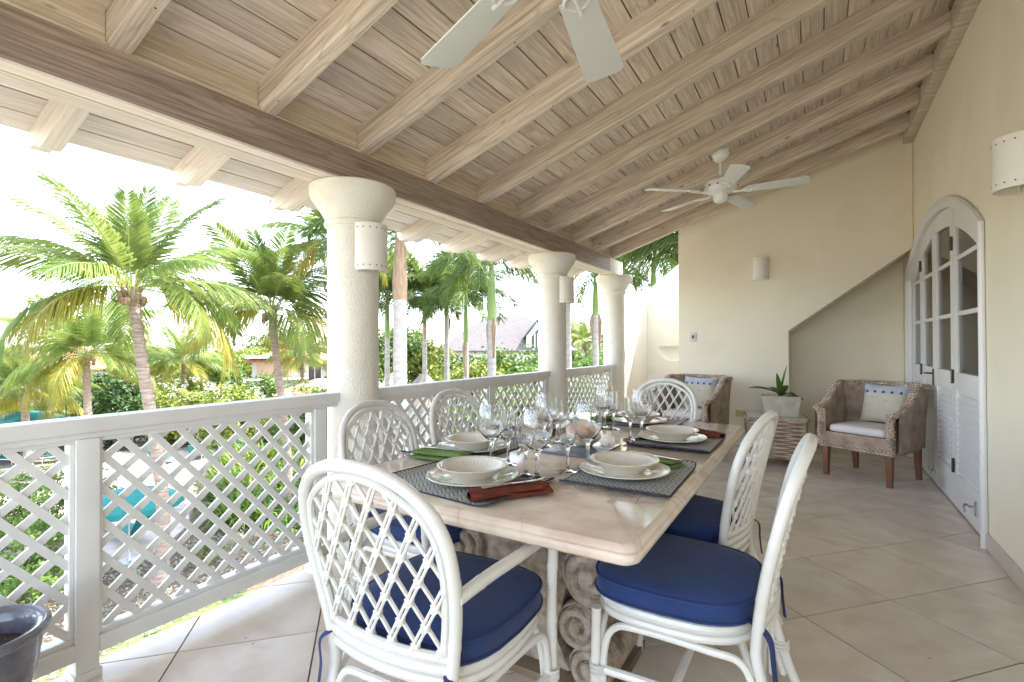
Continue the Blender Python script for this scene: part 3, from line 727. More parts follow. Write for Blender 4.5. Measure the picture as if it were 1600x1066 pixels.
# ================================================================== SCONCES, PLATES
def sconce(loc, rz, rad, h, label, thick=.008):
    t = thing('wall_lamp', label, 'wall lamp', loc, rz, group='half round ceramic wall lamps')
    b = MB(); N = 24
    pr = []
    for rr in (rad, rad - thick):
        pr.append([(rr * cos(-pi / 2 + pi * k / N), rr * sin(-pi / 2 + pi * k / N)) for k in range(N + 1)])
    sec = pr[0] + pr[1][::-1]
    b.prism(sec, lambda x, y: (x, y, 0), lambda x, y: (x, y, h)); b.build('lamp_shade', M['ceramic'], t, bevel=.002)
    b = MB()
    for z in (.028, h - .028):
        for k in range(9):
            a = -pi / 2 + pi * (k + .5) / 9
            mx = Matrix.Translation((rad * cos(a), rad * sin(a), z)) @ Matrix.Rotation(a, 4, 'Z') @ Matrix.Rotation(pi / 2, 4, 'Y')
            o = len(b.v); q = MB(); q.lathe([(0, 0.0006), (.004, .0006), (.004, -.002)], 8); b.add([mx @ Vector(p) for p in q.v], q.f)
    tag(b.build('hole_shade_dots', M['dark'], t, smooth=False), kind='stuff')  # dark discs on the surface paint the shade inside the holes
    b = MB(); b.box(-.004, .012, -.04, .04, h * .35, h * .65); b.tube([(.02, 0, h * .40), (.02, 0, h * .58)], .015, 10); b.build('lamp_holder', M['ceramic'], t)
    return t
sconce((-2.246, 2.07, 1.682), 0, .106, .272, 'half round white lamp on the nearest column')
sconce((-2.246, 4.73, 1.682), 0, .106, .268, 'half round white lamp on the middle column')
sconce((-.565, YF - .012, 2.02), -pi / 2, .088, .27, 'small half round lamp on the end wall')
sconce((XW - .012, 3.37, 2.0), pi, .12, .255, 'large half round lamp beside the arched door')
sp = thing('switch_plate', 'grey light switch plate on the end wall', 'switch', (-1.355, YF, 1.345))
b = MB(); b.box(-.038, .038, -.008, -.0005, -.062, .062); b.build('plate', M['pole'], sp, bevel=.003)
b = MB(); b.box(-.012, .012, -.016, -.0085, -.02, .022); b.build('toggle', M['iron'], sp, bevel=.003)
op = thing('outlet_plate', 'small brass outlet plate low on the end wall', 'outlet', (-.80, YF, .40))
b = MB(); b.box(-.055, .055, -.008, -.0005, -.038, .038); b.build('plate', M['brass'], op, bevel=.003)
b = MB(); b.box(-.02, .02, -.0105, -.0085, -.012, .012); b.build('socket', M['brass'], op, bevel=.001)

# ================================================================== CEILING FANS
def fan(loc, topz, angs, label):
    t = thing('ceiling_fan', label, 'ceiling fan', loc, 0, group='white five blade ceiling fans')
    th = topz - loc[2]
    b = MB(); b.lathe([(.0, -.075), (.03, -.074), (.055, -.06), (.07, -.035), (.074, -.005), (.07, .004)], 24)
    b.build('canopy', M['fan'], t, loc=(0, 0, th), rot=(0, -TH, 0))
    b = MB(); b.tube([(0, 0, .10), (0, 0, th - .05)], .0125, 10); b.build('downrod', M['fan'], t)
    b = MB(); b.lathe([(.02, .135), (.035, .13), (.05, .115), (.10, .105), (.128, .085), (.135, .055), (.135, .028), (.12, .005), (.075, -.012), (.06, -.016)], 32); b.build('motor_housing', M['fan'], t)
    b = MB(); b.lathe([(.058, -.012), (.062, -.03), (.062, -.06), (.05, -.082), (.02, -.092), (0, -.093)], 24); b.build('switch_cap', M['fan'], t)
    b = MB()
    for k in range(12):
        a = 2 * pi * k / 12; b.ball((.1335 * cos(a), .1335 * sin(a), .042), (.012, .012, .006), 6, 4)
    b.build('vent_trim', M['iron'], t)
    out = []
    L0, L1 = .215, .665
    for k in range(9): x = L0 + (L1 - .03 - L0) * k / 8; out.append((x, -(.052 + .021 * k / 8)))
    out += [(L1 - .008, -.062), (L1, -.045), (L1, .045), (L1 - .008, .062)]
    out += [(x, -y) for x, y in out[:9][::-1]]
    b = MB(); b.prism(out, lambda x, y: (x, y, -.003), lambda x, y: (x, y, .003)); bm_ = b.mesh('blade', M['blade'], bevel=.0012)
    q = MB()
    q.tube([(.10, 0, -.006), (.14, 0, -.012), (.175, 0, -.010), (.21, 0, -.006)], [.014, .010, .010, .012], 8)
    q.tube(spline([(.17, 0, -.009), (.195, .03, -.008), (.225, .038, -.007), (.25, .02, -.006), (.255, 0, -.006), (.25, -.02, -.006), (.225, -.038, -.007), (.195, -.03, -.008), (.17, 0, -.009)], 3), .006, 6)
    q.tube([(.20, 0, -.007), (.285, 0, -.006)], .007, 6)
    im = q.mesh('blade_bracket', M['fan'])
    for k in range(5):
        bl = link('blade', bm_, t, (0, 0, .0), (radians(-11), 0, radians(angs[k])))
        link('blade_bracket', im, bl)
    return t
fan((-.55, 1.11, 2.25), zraf(-.55) + .157, (156, 99.8, 28, -44, 228), 'white ceiling fan overhead, only two of its blades showing')
fan((-.70, 4.62, 2.565), 2.905, (3, 75, 147, 219, 291), 'white five blade ceiling fan hanging before the end wall')

# ================================================================== TABLE
tb = thing('dining_table', 'cream marble dining table on carved coral stone pedestals', 'table', (-.99, 2.29, 0))
hx, hy = .615, 1.10
def rrect(hx, hy, rr, n=6):
    P = []
    for cx, cy, a0 in ((hx - rr, hy - rr, 0), (-hx + rr, hy - rr, pi / 2), (-hx + rr, -hy + rr, pi), (hx - rr, -hy + rr, 3 * pi / 2)):
        for k in range(n + 1):
            a = a0 + pi / 2 * k / n; P.append((cx + rr * cos(a), cy + rr * sin(a)))
    return P
loops = []
for ins, z in ((.03, .700), (.012, .701), (.004, .707), (0, .716), (0, .722), (.004, .730), (.010, .734), (.012, .738), (.020, .747), (.026, .750)):
    loops.append([Vector((x, y, z)) for x, y in rrect(hx - ins, hy - ins, max(.045 - ins * .6, .012))])
b = MB(); b.loops(loops); b.build('tabletop', M['marble'], tb, sharp=25)
def scroll(cx, cz, R, y0, y1, turn=1, sgn=1):
    """round stone volute with a sunken spiral on its front face"""
    q = MB(); nn = 40
    prof = [(R * (1 + .015 * sin(5 * a)) * cos(a), R * (1 + .015 * sin(5 * a)) * sin(a)) for a in [2 * pi * k / nn for k in range(nn)]]
    # front face as polar grid with spiral groove
    nr = 14
    def fr(u_, v_):
        a = 2 * pi * u_; rr = R * v_
        spiral = (v_ * 2.1 - sgn * a / (2 * pi)) % 1.0
        g_ = math.exp(-((spiral - .5) / .16) ** 2) * (1 if .16 < v_ < .9 else 0)
        dep = .024 * g_ - .012 * (1 - v_) + .02 * max(0, v_ - .9) * 10 * .5
        return (cx + rr * cos(a) * (1 + .015 * sin(5 * a)), y0 + dep, cz + rr * sin(a) * (1 + .015 * sin(5 * a)))
    q.grid(fr, 56, 26)
    def sd_(u_, v_):
        a = 2 * pi * u_; return (cx + R * cos(a) * (1 + .015 * sin(5 * a)), y0 + .01 + (y1 - y0 - .01) * v_, cz + R * sin(a) * (1 + .015 * sin(5 * a)))
    q.grid(sd_, 56, 6)
    return q
def pedestal(yc, d):
    y0, y1 = yc - d, yc + d
    p = thing('pedestal', None, None); p.parent = tb; p.location = (1.0, -2.32, 0)
    b = MB(); b.prism([(-1.43, .699), (-.57, .699), (-.60, .60), (-.62, .50), (-.80, .40), (-.86, .15), (-.80, .03), (-1.20, .03), (-1.14, .15), (-1.20, .40), (-1.38, .50), (-1.40, .60)], lambda x, z: (x, y0 + .035, z), lambda x, z: (x, y1 - .035, z))
    b.build('pedestal_core', M['coral'], p, bevel=.012)
    for sx in (-1, 1):
        for cx, cz, R in ((.293, .415, .112), (.245, .225, .085), (.29, .085, .082)):
            q = scroll(-1.0 + sx * cx, cz, R, y0, y1, sgn=sx); q.build('volute', M['coral'], p)
    b = MB(); b.tube(spline([(-1.30, y0 + .01, .56), (-1.2, y0 + .005, .63), (-1.0, y0 + .005, .66), (-.8, y0 + .005, .63), (-.70, y0 + .01, .56)], 6), .022, 8); b.build('carved_band', M['coral'], p)
    b = MB(); b.box(-1.38, -.62, y0 - .03, y1 + .06, .001, .03); b.build('base_slab', M['slab'], p, bevel=.004)
pedestal(1.86, .16); pedestal(2.85, .16)

# ================================================================== RATTAN CHAIRS
def yback(z): return -.222 - .115 * max(0, (z - .42) / .53) ** 1.25
def bow(x): return -.022 * (1 - min(1, abs(x) / .24) ** 2)
HO = [(.206, .42), (.218, .50), (.236, .60), (.246, .70), (.240, .79), (.212, .865), (.155, .92), (.08, .95), (0, .958)]
def make_chair(arms):
    t = thing('rattan_armchair' if arms else 'rattan_chair', 'x', 'chair')
    RT = M['rattan']
    full = [(x, yback(z) , z) for x, z in HO] + [(-x, yback(z), z) for x, z in HO[:-1][::-1]]
    full = [(x, y + bow(x), z) for x, y, z in full]
    leg = lambda s: [(s * .228, -.345, 0.0), (s * .215, -.292, .12), (s * .204, -.247, .27), (s * .202, -.226, .36)]
    path = spline(leg(1) + full + leg(-1)[::-1], 6)
    b = MB(); cane(b, path, .0165); b.build('outer_hoop', RT, t)
    IN = [(x - .027 if x > .09 else x * .76, z - (.027 if z > .90 else (.017 if z > .84 else .0))) for x, z in HO[1:-1]] + [(0, HO[-1][1] - .0280)]
    inn = [(x, z) for x, z in IN] + [(-x, z) for x, z in IN[:-1][::-1]]
    ip = [(x, yback(z) + bow(x) + .002, z) for x, z in inn]
    sp_ = spline(ip, 6)
    b = MB(); cane(b, sp_, .0108, 8); b.build('inner_hoop', RT, t)
    zb = .487
    for dz, rr in ((0, .0120), (-.028, .0142), (-.060, .0155)):
        b = MB(); b.tube([(x * .2, yback(zb + dz) - .03 * (1 - x * x) - (.004 if dz else 0), zb + dz) for x in [k / 8 - 1 for k in range(17)]], rr, 8); b.build('back_rail', RT, t)
    # lattice clipped to the inner hoop
    pts2 = [(p.x, p.z) for p in sp_]
    pts2 = [q for q in pts2 if q[1] > zb] ; pts2 = [(pts2[0][0], zb)] + pts2 + [(pts2[-1][0], zb)]
    def inside(x, z):
        c = False; j = len(pts2) - 1
        for i in range(len(pts2)):
            xi, zi = pts2[i]; xj, zj = pts2[j]
            if (zi > z) != (zj > z) and x < (xj - xi) * (z - zi) / (zj - zi) + xi: c = not c
            j = i
        return c
    K = 1.62; px_ = .074
    crossings = []
    for sg in (1, -1):
        for k in range(-9, 10):
            x0 = k * px_ + (.012 if sg > 0 else -.01)
            seg_ = []
            for s in range(0, 121):
                z = zb + s * .004; x = x0 + sg * (z - .70) / K
                if inside(x, z): seg_.append((x, z))
            if len(seg_) < 8: continue
            seg_ = seg_[::4] + [seg_[-1]]
            b = MB()
            if sg > 0:
                for o in (-.0058, .0058):
                    b.tube([(x + o * .85, yback(z) + bow(x) - .006, z - o * .5) for x, z in seg_], .0044, 6)
            else:
                b.tube([(x, yback(z) + bow(x) + .004, z) for x, z in seg_], .0062, 6)
            b.build('lattice_cane', RT, t)
    bb = MB()
    for k in range(-9, 10):
        for l in range(-9, 10):
            # x = k p + .012 + (z-.7)/K = l p - .01 - (z-.7)/K
            zz = .70 + K * ((l - k) * px_ - .022) / 2; x = k * px_ + .012 + (zz - .70) / K
            if zb < zz and inside(x, zz) :
                d = Vector((1 / K, 0, 1)).normalized() * .013; c0 = Vector((x, yback(zz) + bow(x) - .002, zz))
                bb.tube([c0 - d, c0 - d * .3, c0 + d * .3, c0 + d], [.0095, .0118, .0118, .0095], 7)
                e = Vector((-1 / K, 0, 1)).normalized() * .012
                bb.tube([c0 - e, c0 + e], .0088, 6)
    tag(bb.build('cane_binding', RT, t), kind='stuff')
    # seat frame
    def outline(ins, n=44, z=0):
        P = []
        for k in range(n):
            a = 2 * pi * k / n; c, s = cos(a), sin(a); e = 2 / 4.2
            x = math.copysign(abs(c) ** e, c); y = math.copysign(abs(s) ** e, s)
            w = (.252 if y > 0 else .252 - .05 * (-y) ** 2) - ins
            P.append((x * w, .022 + y * (.245 - ins) + (.012 * (1 - x * x) if y > 0 else 0)))
        return P
    for z, rr in ((.415, .0155), (.385, .0138)):
        b = MB(); b.tube([(x, y, z) for x, y in outline(.018)], rr, 8, closed=True); b.build('seat_frame', RT, t)
    b = MB(); b.loops([[Vector((x, y, z)) for x, y in outline(.03)] for z in (.405, .42)]); b.build('seat_panel', RT, t)
    # cushion
    lp = []
    for ins, z in ((.03, .433), (.006, .436), (-.002, .446), (.002, .468), (-.001, .487), (.004, .496), (.016, .503), (.05, .511), (.10, .516), (.16, .519), (.22, .520)):
        lp.append([Vector((x, y + .004, z + (.007 * noise.noise((x * 7, y * 7, 1)) + .0035 * noise.noise((x * 26, y * 26, 4)) if z > .45 else 0))) for x, y in outline(ins)])
    b = MB(); b.loops(lp); cu = b.build('seat_cushion', M['blue'], t, sharp=60)
    for z, i_ in ((.441, -.003), (.493, -.001)):
        b = MB(); b.tube([(x, y + .004, z) for x, y in outline(i_)], .0042, 6, closed=True); b.build('piping', M['piping'], cu)
    for s in (-1, 1):
        b = MB(); q = spline([(s * .185, -.195, .455), (s * .20, -.235, .452), (s * .222, -.262, .43), (s * .212, -.268, .37), (s * .216, -.275, .30)], 5)
        b.tube(q, [.012] * (len(q) - 1) + [.013], 8, flat=.2); b.build('tie', M['piping'], cu)
    # legs, arms, stretchers
    for s in (-1, 1):
        if arms:
            p = spline([(s * .246, yback(.655) , .655), (s * .262, -.14, .668), (s * .272, .0, .668), (s * .272, .13, .664), (s * .268, .205, .648), (s * .262, .238, .60), (s * .256, .243, .50), (s * .254, .243, .38), (s * .256, .250, .0)], 6)
            b = MB(); cane(b, p, .0168); b.build('arm', RT, t)
        else:
            b = MB(); cane(b, [(s * .238, .240, .40), (s * .238, .243, .25), (s * .241, .25, 0)], .0160); b.build('leg', RT, t)
        x1 = .254 if arms else .238
        b = MB(); b.tube(spline([(s * x1, .22, .10), (s * (x1 - .004), .214, .27), (s * (x1 - .006), .18, .345), (s * (x1 - .012), .10, .358), (s * .225, -.10, .356), (s * .21, -.19, .335), (s * .212, -.235, .22), (s * .216, -.27, .10)], 6), .0112, 8); b.build('arched_brace', RT, t)
        b = MB(); b.tube([(s * x1, .24, .205), (s * .212, -.265, .205)], .0138, 8); b.build('stretcher', RT, t)
        for yy, xx_ in ((.236, x1), (-.262, .212)):
            b = MB()
            for o in (-.012, 0, .012): b.tube([(s * xx_ + .024 * cos(a), yy + .024 * sin(a), .205 + o) for a in [2 * pi * k / 10 for k in range(10)]], .0052, 5, closed=True)
            tag(b.build('wrapping', RT, t), kind='stuff')
    for y, xw, zz in ((.232, .235, .345), (-.235, .20, .35)):
        b = MB(); b.tube(spline([(-xw, y, .10), (-xw + .012, y, .26), (-xw + .05, y, zz), (-.06, y, zz + .012), (.06, y, zz + .012), (xw - .05, y, zz), (xw - .012, y, .26), (xw, y, .10)], 6), .0112, 8); b.build('arched_brace', RT, t)
    b = MB(); b.tube([(-.23, .0, .205), (.23, .0, .205)], .0135, 8); b.build('stretcher', RT, t)
    return t
G6 = 'white rattan dining chairs round the table'
ch = make_chair(False); ch['group'] = G6; ca = make_chair(True); ca['group'] = G6
ca.location = (-.975, 1.185, 0); ca.rotation_euler = (0, 0, radians(2)); ca['label'] = 'rattan armchair with its lattice back to us at the near table end'
dup(ca, None, (-1.05, 3.78, 0), pi, 'rattan armchair at the far end of the table facing us')
ch.location = (-.375, 1.77, 0); ch.rotation_euler = (0, 0, radians(90)); ch['label'] = 'rattan chair with wide navy seat showing beside the nearest table corner'
dup(ch, None, (-.52, 2.36, 0), radians(82), 'rattan chair by the open floor, its lattice seen at a slant behind the nearest seat')
dup(ch, None, (-1.55, 1.78, 0), radians(-88), 'rattan chair before the nearest column, half hidden by the armchair')
dup(ch, None, (-1.60, 2.46, 0), radians(-92), 'rattan chair with its back against the middle railing')

# ================================================================== ON THE TABLE  (table top at z = .75)
TZ = .7503
def flute(n, amt, z0, z1):
    def fn(a, rr, z):
        return 1 + (amt * (abs(sin(a * n / 2)) - .5) if z0 <= z <= z1 else 0)
    return fn
# plate and bowl masters
def make_plate():
    t = thing('dinner_plate', 'x', 'plate')
    prof = [(0, .004), (.06, .004), (.085, 0), (.092, .003), (.155, .019), (.1565, .0215), (.155, .0235), (.150, .0225), (.148, .0205), (.143, .0215), (.141, .0195), (.137, .0205), (.134, .0185)]
    b = MB(); b.lathe(prof + [(.098, .0105), (.09, .0085), (0, .0075)], 96); b.build('dish', M['china'], t, sharp=60)
    b = MB()
    for k in range(64):
        a = 2 * pi * k / 64
        b.tube([(.102 * cos(a), .102 * sin(a), .0095), (.132 * cos(a), .132 * sin(a), .0165)], [.0022, .0034], 5, flat=.7)
    tag(b.build('rim_flutes', M['china'], t), kind='stuff')
    return t
def make_bowl():
    t = thing('soup_bowl', 'x', 'bowl')
    out = [(0, .002), (.05, .002), (.062, 0), (.064, .004), (.085, .022), (.104, .042), (.117, .052), (.119, .0545), (.117, .0565), (.112, .0555), (.110, .0535), (.106, .0545), (.103, .052)]
    b = MB(); b.lathe([(r_, z_ * .88) for r_, z_ in out], 96, cap=False); b.build('bowl_rim', M['china'], t, sharp=60)
    ins = [(.103, .052), (.096, .042), (.085, .031), (.072, .0205), (.058, .0125), (.045, .009), (.03, .0075), (0, .007)]
    b = MB(); b.lathe([(r_, z_ * .88) for r_, z_ in ins], 180, cap=False, mod=lambda a, r_, z: 1 + (.035 * (abs(sin(a * 22)) - .5) if .0085 < z < .044 else 0)); b.build('fluted_inside', M['china'], t, sharp=80)
    return t
def lathe_glass(name, prof_out, prof_in):
    b = MB(); b.lathe(prof_out + prof_in[::-1], 40); return b
def make_wine():
    t = thing('wine_glass', 'x', 'wine glass')
    po = [(0, .0), (.036, .0), (.0375, .002), (.034, .004), (.016, .008), (.007, .016), (.0052, .03), (.0055, .07), (.0075, .098), (.013, .108), (.024, .119), (.036, .137), (.044, .16), (.0465, .185), (.045, .21), (.040, .24), (.0365, .262)]
    pi_ = [(0, .112), (.010, .1125), (.022, .122), (.0345, .139), (.0425, .161), (.0452, .185), (.0438, .21), (.0390, .24), (.0355, .262)]
    b = lathe_glass('wine_glass', po, pi_); b.build('glass_body', M['glass'], t, sharp=70)
    return t
def make_small():
    t = thing('small_glass', 'x', 'small glass')
    po = [(0, 0), (.031, 0), (.0325, .002), (.029, .004), (.013, .008), (.006, .015), (.0048, .03), (.0052, .075), (.007, .092), (.013, .103), (.022, .118), (.028, .138), (.0295, .16), (.0285, .185), (.0265, .222)]
    pi_ = [(0, .1), (.010, .1035), (.0205, .119), (.0265, .139), (.028, .16), (.027, .185), (.0252, .222)]
    b = lathe_glass('small_glass', po, pi_); b.build('glass_body', M['glass'], t, sharp=70)
    return t
def make_mat(w, d):
    t = thing('placemat', 'x', 'placemat')
    def zz(x): return .0035 + .016 * max(0, (abs(x) / (w / 2) - .72) / .28) ** 2
    def sur(u_, v_):
        x = (u_ - .5) * w; y = (v_ - .5) * d; return (x, y, zz(x) + .0008)
    b = MB(); b.grid(sur, 30, 4); 
    b.grid(lambda u_, v_: ((u_ - .5) * w, (v_ - .5) * d, zz((u_ - .5) * w) - .0018), 30, 4)
    b.build('woven_sheet', M['mat'], t, sharp=60)
    P = rrect(w / 2, d / 2, .02, 4); Q = []
    for i in range(len(P)):
        a, e = P[i], P[(i + 1) % len(P)]; m = max(1, int(sqrt((a[0] - e[0]) ** 2 + (a[1] - e[1]) ** 2) / .02))
        for k in range(m): Q.append((a[0] + (e[0] - a[0]) * k / m, a[1] + (e[1] - a[1]) * k / m))
    b = MB(); b.tube([(x, y, zz(x) - .0004) for x, y in Q], .0032, 6, closed=True); b.build('binding', M['navy_edge'], t)
    return t
def make_fork():
    t = thing('fork', 'x', 'fork')
    b = MB(); b.tube(spline([(0, -.10, .003), (0, -.06, .003), (0, 0, .005), (0, .025, .008)], 4), [.0065] * 5 + [.0055] * 4 + [.0035] * 4, 8, flat=.35); b.build('handle', M['steel'], t)
    b = MB(); b.tube([(0, .024, .008), (0, .04, .006), (0, .055, .004)], [.004, .011, .0118], 8, flat=.22); b.build('fork_head', M['steel'], t)
    for x in (-.0095, -.0032, .0032, .0095):
        b = MB(); b.tube(spline([(x, .053, .004), (x, .075, .0035), (x, .10, .009)], 3), .0016, 5); b.build('tine', M['steel'], t)
    return t
def make_knife():
    t = thing('knife', 'x', 'knife')
    b = MB(); b.tube([(0, -.115, .004), (0, -.11, .004), (0, -.03, .004), (0, -.005, .004)], [.004, .0085, .0075, .0055], 8, flat=.5); b.build('handle', M['steel'], t)
    b = MB(); b.prism([(-.004, -.005), (.006, -.005), (.0095, .03), (.0095, .09), (.003, .118), (-.004, .122)], lambda x, y: (x, y, .003), lambda x, y: (x, y, .0048)); b.build('knife_blade', M['steel'], t)
    return t
def make_spoon():
    t = thing('spoon', 'x', 'spoon')
    b = MB(); b.tube(spline([(0, -.11, .003), (0, -.06, .003), (0, 0, .006), (0, .035, .008)], 4), [.0065] * 5 + [.005] * 4 + [.003] * 4, 8, flat=.35); b.build('handle', M['steel'], t)
    b = MB()
    b.grid(lambda u_, v_: (.021 * sqrt(max(0, 1 - (2 * u_ - 1) ** 2)) * (2 * v_ - 1), .064 + .034 * (2 * u_ - 1), .010 - .008 * (1 - (2 * u_ - 1) ** 2) * (1 - (2 * v_ - 1) ** 2)), 14, 8)
    b.grid(lambda u_, v_: (.021 * sqrt(max(0, 1 - (2 * u_ - 1) ** 2)) * (2 * v_ - 1), .064 + .034 * (2 * u_ - 1), .009 - .008 * (1 - (2 * u_ - 1) ** 2) * (1 - (2 * v_ - 1) ** 2)), 14, 8)
    b.build('spoon_bowl', M['steel'], t)
    return t
def napkin(label, m, loc, rz, L, wd, ht, seed, taper=.25, folds=3):
    """a folded cloth: several soft layers, each its own slab of cloth"""
    b = MB()
    for ly in range(folds):
        z0 = ht * ly / folds; o = noise.noise((seed, ly, 0)) * .012; rt = noise.noise((seed, ly, 5)) * .12
        def cl(u_, v_, top, z0=z0, o=o, rt=rt, ly=ly):
            x = (u_ - .5) * L * (1 - .06 * ly); y = (v_ - .5) * wd * (1 - .05 * ly) * (1 - taper * (u_ if seed % 2 else 1 - u_))
            e = min(u_, 1 - u_) / .08; e2 = min(v_, 1 - v_) / .2
            rr = min(1, max(0, e)) ** .5 * min(1, max(0, e2)) ** .5
            wv = .35 * noise.noise((x * 16 + seed, y * 22, ly)) + .25 * sin(y * 130 + x * 22 + seed)
            h = ht / folds * (.95 if top else .05)
            z = z0 + ht / folds * .5 + ((h - ht / folds * .5) * rr) + ht * .22 * wv * rr * (1 if ly else .35) * (.5 + .5 * top)
            return (x * cos(rt) - y * sin(rt) + o, x * sin(rt) + y * cos(rt) + o, max(z, .001))
        b.grid(lambda u_, v_: cl(u_, v_, 1), 34, 16); b.grid(lambda u_, v_: cl(u_, v_, 0), 34, 16)
    o = b.build('napkin', m, loc=loc, rot=(0, 0, rz), sharp=75)
    return tag(o, label, 'napkin', 'cloth napkins at the place settings')

def bunch(label, m, loc, rz, L, wd, ht, seed):
    """a loosely gathered cloth: pinched at one end, spread at the other, with running pleats"""
    b = MB(); nu, nv = 46, 40
    def sf(u_, v_):
        a = 2 * pi * v_; t = u_
        w = wd * (.34 + .22 * math.exp(-((t - .12) / .1) ** 2) + .66 * t ** 1.2 * (1 - .35 * max(0, t - .8) / .2)) * min(1, (.02 + t) / .05) ** .5 * min(1, (1.02 - t) / .07) ** .5
        pl = 1 + .30 * sin(4 * a + 3.5 * t + seed) * (.35 + t * .5) + .12 * sin(9 * a - 5 * t) + .10 * noise.noise((cos(a) * 2 + seed, sin(a) * 2, t * 6)) + .05 * noise.noise((cos(a) * 6, sin(a) * 6 + seed, t * 18))
        x = (t - .5) * L; y = .5 * w * cos(a) * pl + .012 * sin(t * 5 + seed)
        z = ht * (.62 + .38 * sin(pi * min(1, .15 + t))) * .5 * (1 + sin(a) * pl * (1 if sin(a) > 0 else .9))
        return (x, y, max(.0008, z))
    b.grid(sf, nu, nv); o = b.build('napkin', m, loc=loc, rot=(0, 0, rz), sharp=80)
    return tag(o, label, 'napkin', 'cloth napkins at the place settings')
plate = make_plate(); bowl = make_bowl(); wine = make_wine(); small = make_small(); fork = make_fork(); knife = make_knife(); spoon = make_spoon(); pm = make_mat(.52, .38)
plate.scale = (1.09, 1.09, 1.0); bowl.scale = (1.11, 1.11, 1.0); wine.scale = (1.28, 1.28, 1.0); small.scale = (1.2, 1.2, 1.0)
first = {}
def put(src, loc, rz, label, group):
    if id(src) not in first:
        first[id(src)] = 1; o = src; o.location = loc; o.rotation_euler = (0, 0, rz)
    else: o = dup(src, None, loc, rz)
    o['label'] = label; o['group'] = group
    return o
SET = [  # centre x, y, facing of the diner, words
    (-1.085, 1.50, -6, 'at the nearest table end'),
    (-1.395, 1.93, -92, 'before the chair by the nearest column'),
    (-1.395, 2.66, -90, 'on the railing side beyond the glasses'),
    (-.635, 1.87, 91, 'beside the nearest table corner'),
    (-.640, 2.64, 90, 'on the open floor side, second from the near corner'),
    (-.965, 3.13, 180, 'at the far end of the table'),
]
for k, (x, y, a, w) in enumerate(SET):
    ra = radians(a); fx, fy = -sin(ra), cos(ra)
    put(pm, (x - fx * .03, y - fy * .03, TZ), ra, 'grey herringbone placemat ' + w, 'placemats round the table')
    put(plate, (x, y, TZ + .0052), ra + .1 * k, 'cream rimmed plate ' + w, 'plates under the bowls')
    put(bowl, (x, y, TZ + .0135), ra + .2 * k, 'fluted cream soup bowl ' + w, 'bowls on the plates')
WG = [(-1.15, 1.722, 'large wine glass behind the nearest bowl, left of the pair'), (-.886, 1.628, 'large wine glass nearest the table edge, at the tip of the placemat'), (-.80, 1.904, 'large wine glass standing before the shell'),
      (-1.13, 2.17, 'large wine glass behind the two nearest glasses, before the railing'), (-1.08, 2.83, 'large wine glass before the short far railing'), (-.785, 2.59, 'large wine glass in front of the far armchair')]
for x, y, l in WG: put(wine, (x, y, TZ), 0, l, 'large wine glasses')
SG = [(-1.097, 1.766, 'small stemmed glass right beside the leftmost wine glass'), (-.945, 1.648, 'small stemmed glass hard behind the nearest wine glass'), (-.836, 1.788, 'small stemmed glass on the bare marble left of the shell'),
      (-1.13, 2.29, 'small stemmed glass before the middle column'), (-1.025, 2.83, 'small stemmed glass before the farthest column'), (-.83, 2.54, 'small stemmed glass left of the far armchair back')]
for x, y, l in SG: put(small, (x, y, TZ), 0, l, 'small stemmed glasses')
bunch('rust napkin under a knife at the near table edge', M['rust_cloth'], (-.865, 1.405, TZ + .006), radians(58), .29, .15, .034, 3)
napkin('green napkin folded flat behind the nearest chair hoop', M['green_cloth'], (-1.395, 1.70, TZ + .001), radians(8), .27, .125, .042, 4, .15, 2)
bunch('rust napkin on the railing side behind the glasses', M['rust_cloth'], (-1.36, 2.44, TZ + .006), radians(15), .25, .11, .034, 6)
napkin('green napkin behind the bowl beside the nearest table corner', M['green_cloth'], (-.575, 2.085, TZ + .006), radians(-18), .22, .10, .028, 8, .3, 2)
bunch('rust napkin behind the second bowl on the open floor side', M['rust_cloth'], (-.545, 2.86, TZ + .006), radians(-25), .25, .11, .034, 9)
napkin('green napkin lying left of the farthest bowl', M['green_cloth'], (-1.17, 3.10, TZ + .006), radians(70), .24, .10, .025, 12, .3, 2)
KN = [(-.862, 1.415, TZ + .0375, 60 - 90, 'knife lying across the rust napkin at the near edge'), (-1.41, 1.715, TZ + .040, -82, 'knife lying on the green napkin by the nearest column'), (-.575, 2.075, TZ + .036, -105, 'knife on the green napkin beside the nearest table corner'), (-1.16, 3.11, TZ + .034, -15, 'knife on the green napkin at the far end')]
for x, y, z, a, l in KN: put(knife, (x, y, z), radians(a), l, 'table knives')
FK = [(-.61, 1.585, TZ + .006, 95, 'fork on the placemat beside the nearest table corner'), (-.62, 2.395, TZ + .006, 90, 'fork on the second placemat of the open floor side'), (-.735, 3.10, TZ + .006, 175, 'fork lying right of the farthest bowl'), (-1.43, 2.16, TZ + .006, -85, 'fork beyond the bowl by the nearest column')]
for x, y, z, a, l in FK: put(fork, (x, y, z), radians(a), l, 'table forks')
SN = [(-.825, 1.80, TZ + .006, 170, 'spoon pointing to us left of the nearest right bowl'), (-.815, 2.56, TZ + .006, 165, 'spoon left of the second bowl on the open floor side'), (-1.21, 2.07, TZ + .006, 20, 'spoon behind the bowl by the nearest column')]
for x, y, z, a, l in SN: put(spoon, (x, y, z), radians(a), l, 'soup spoons')
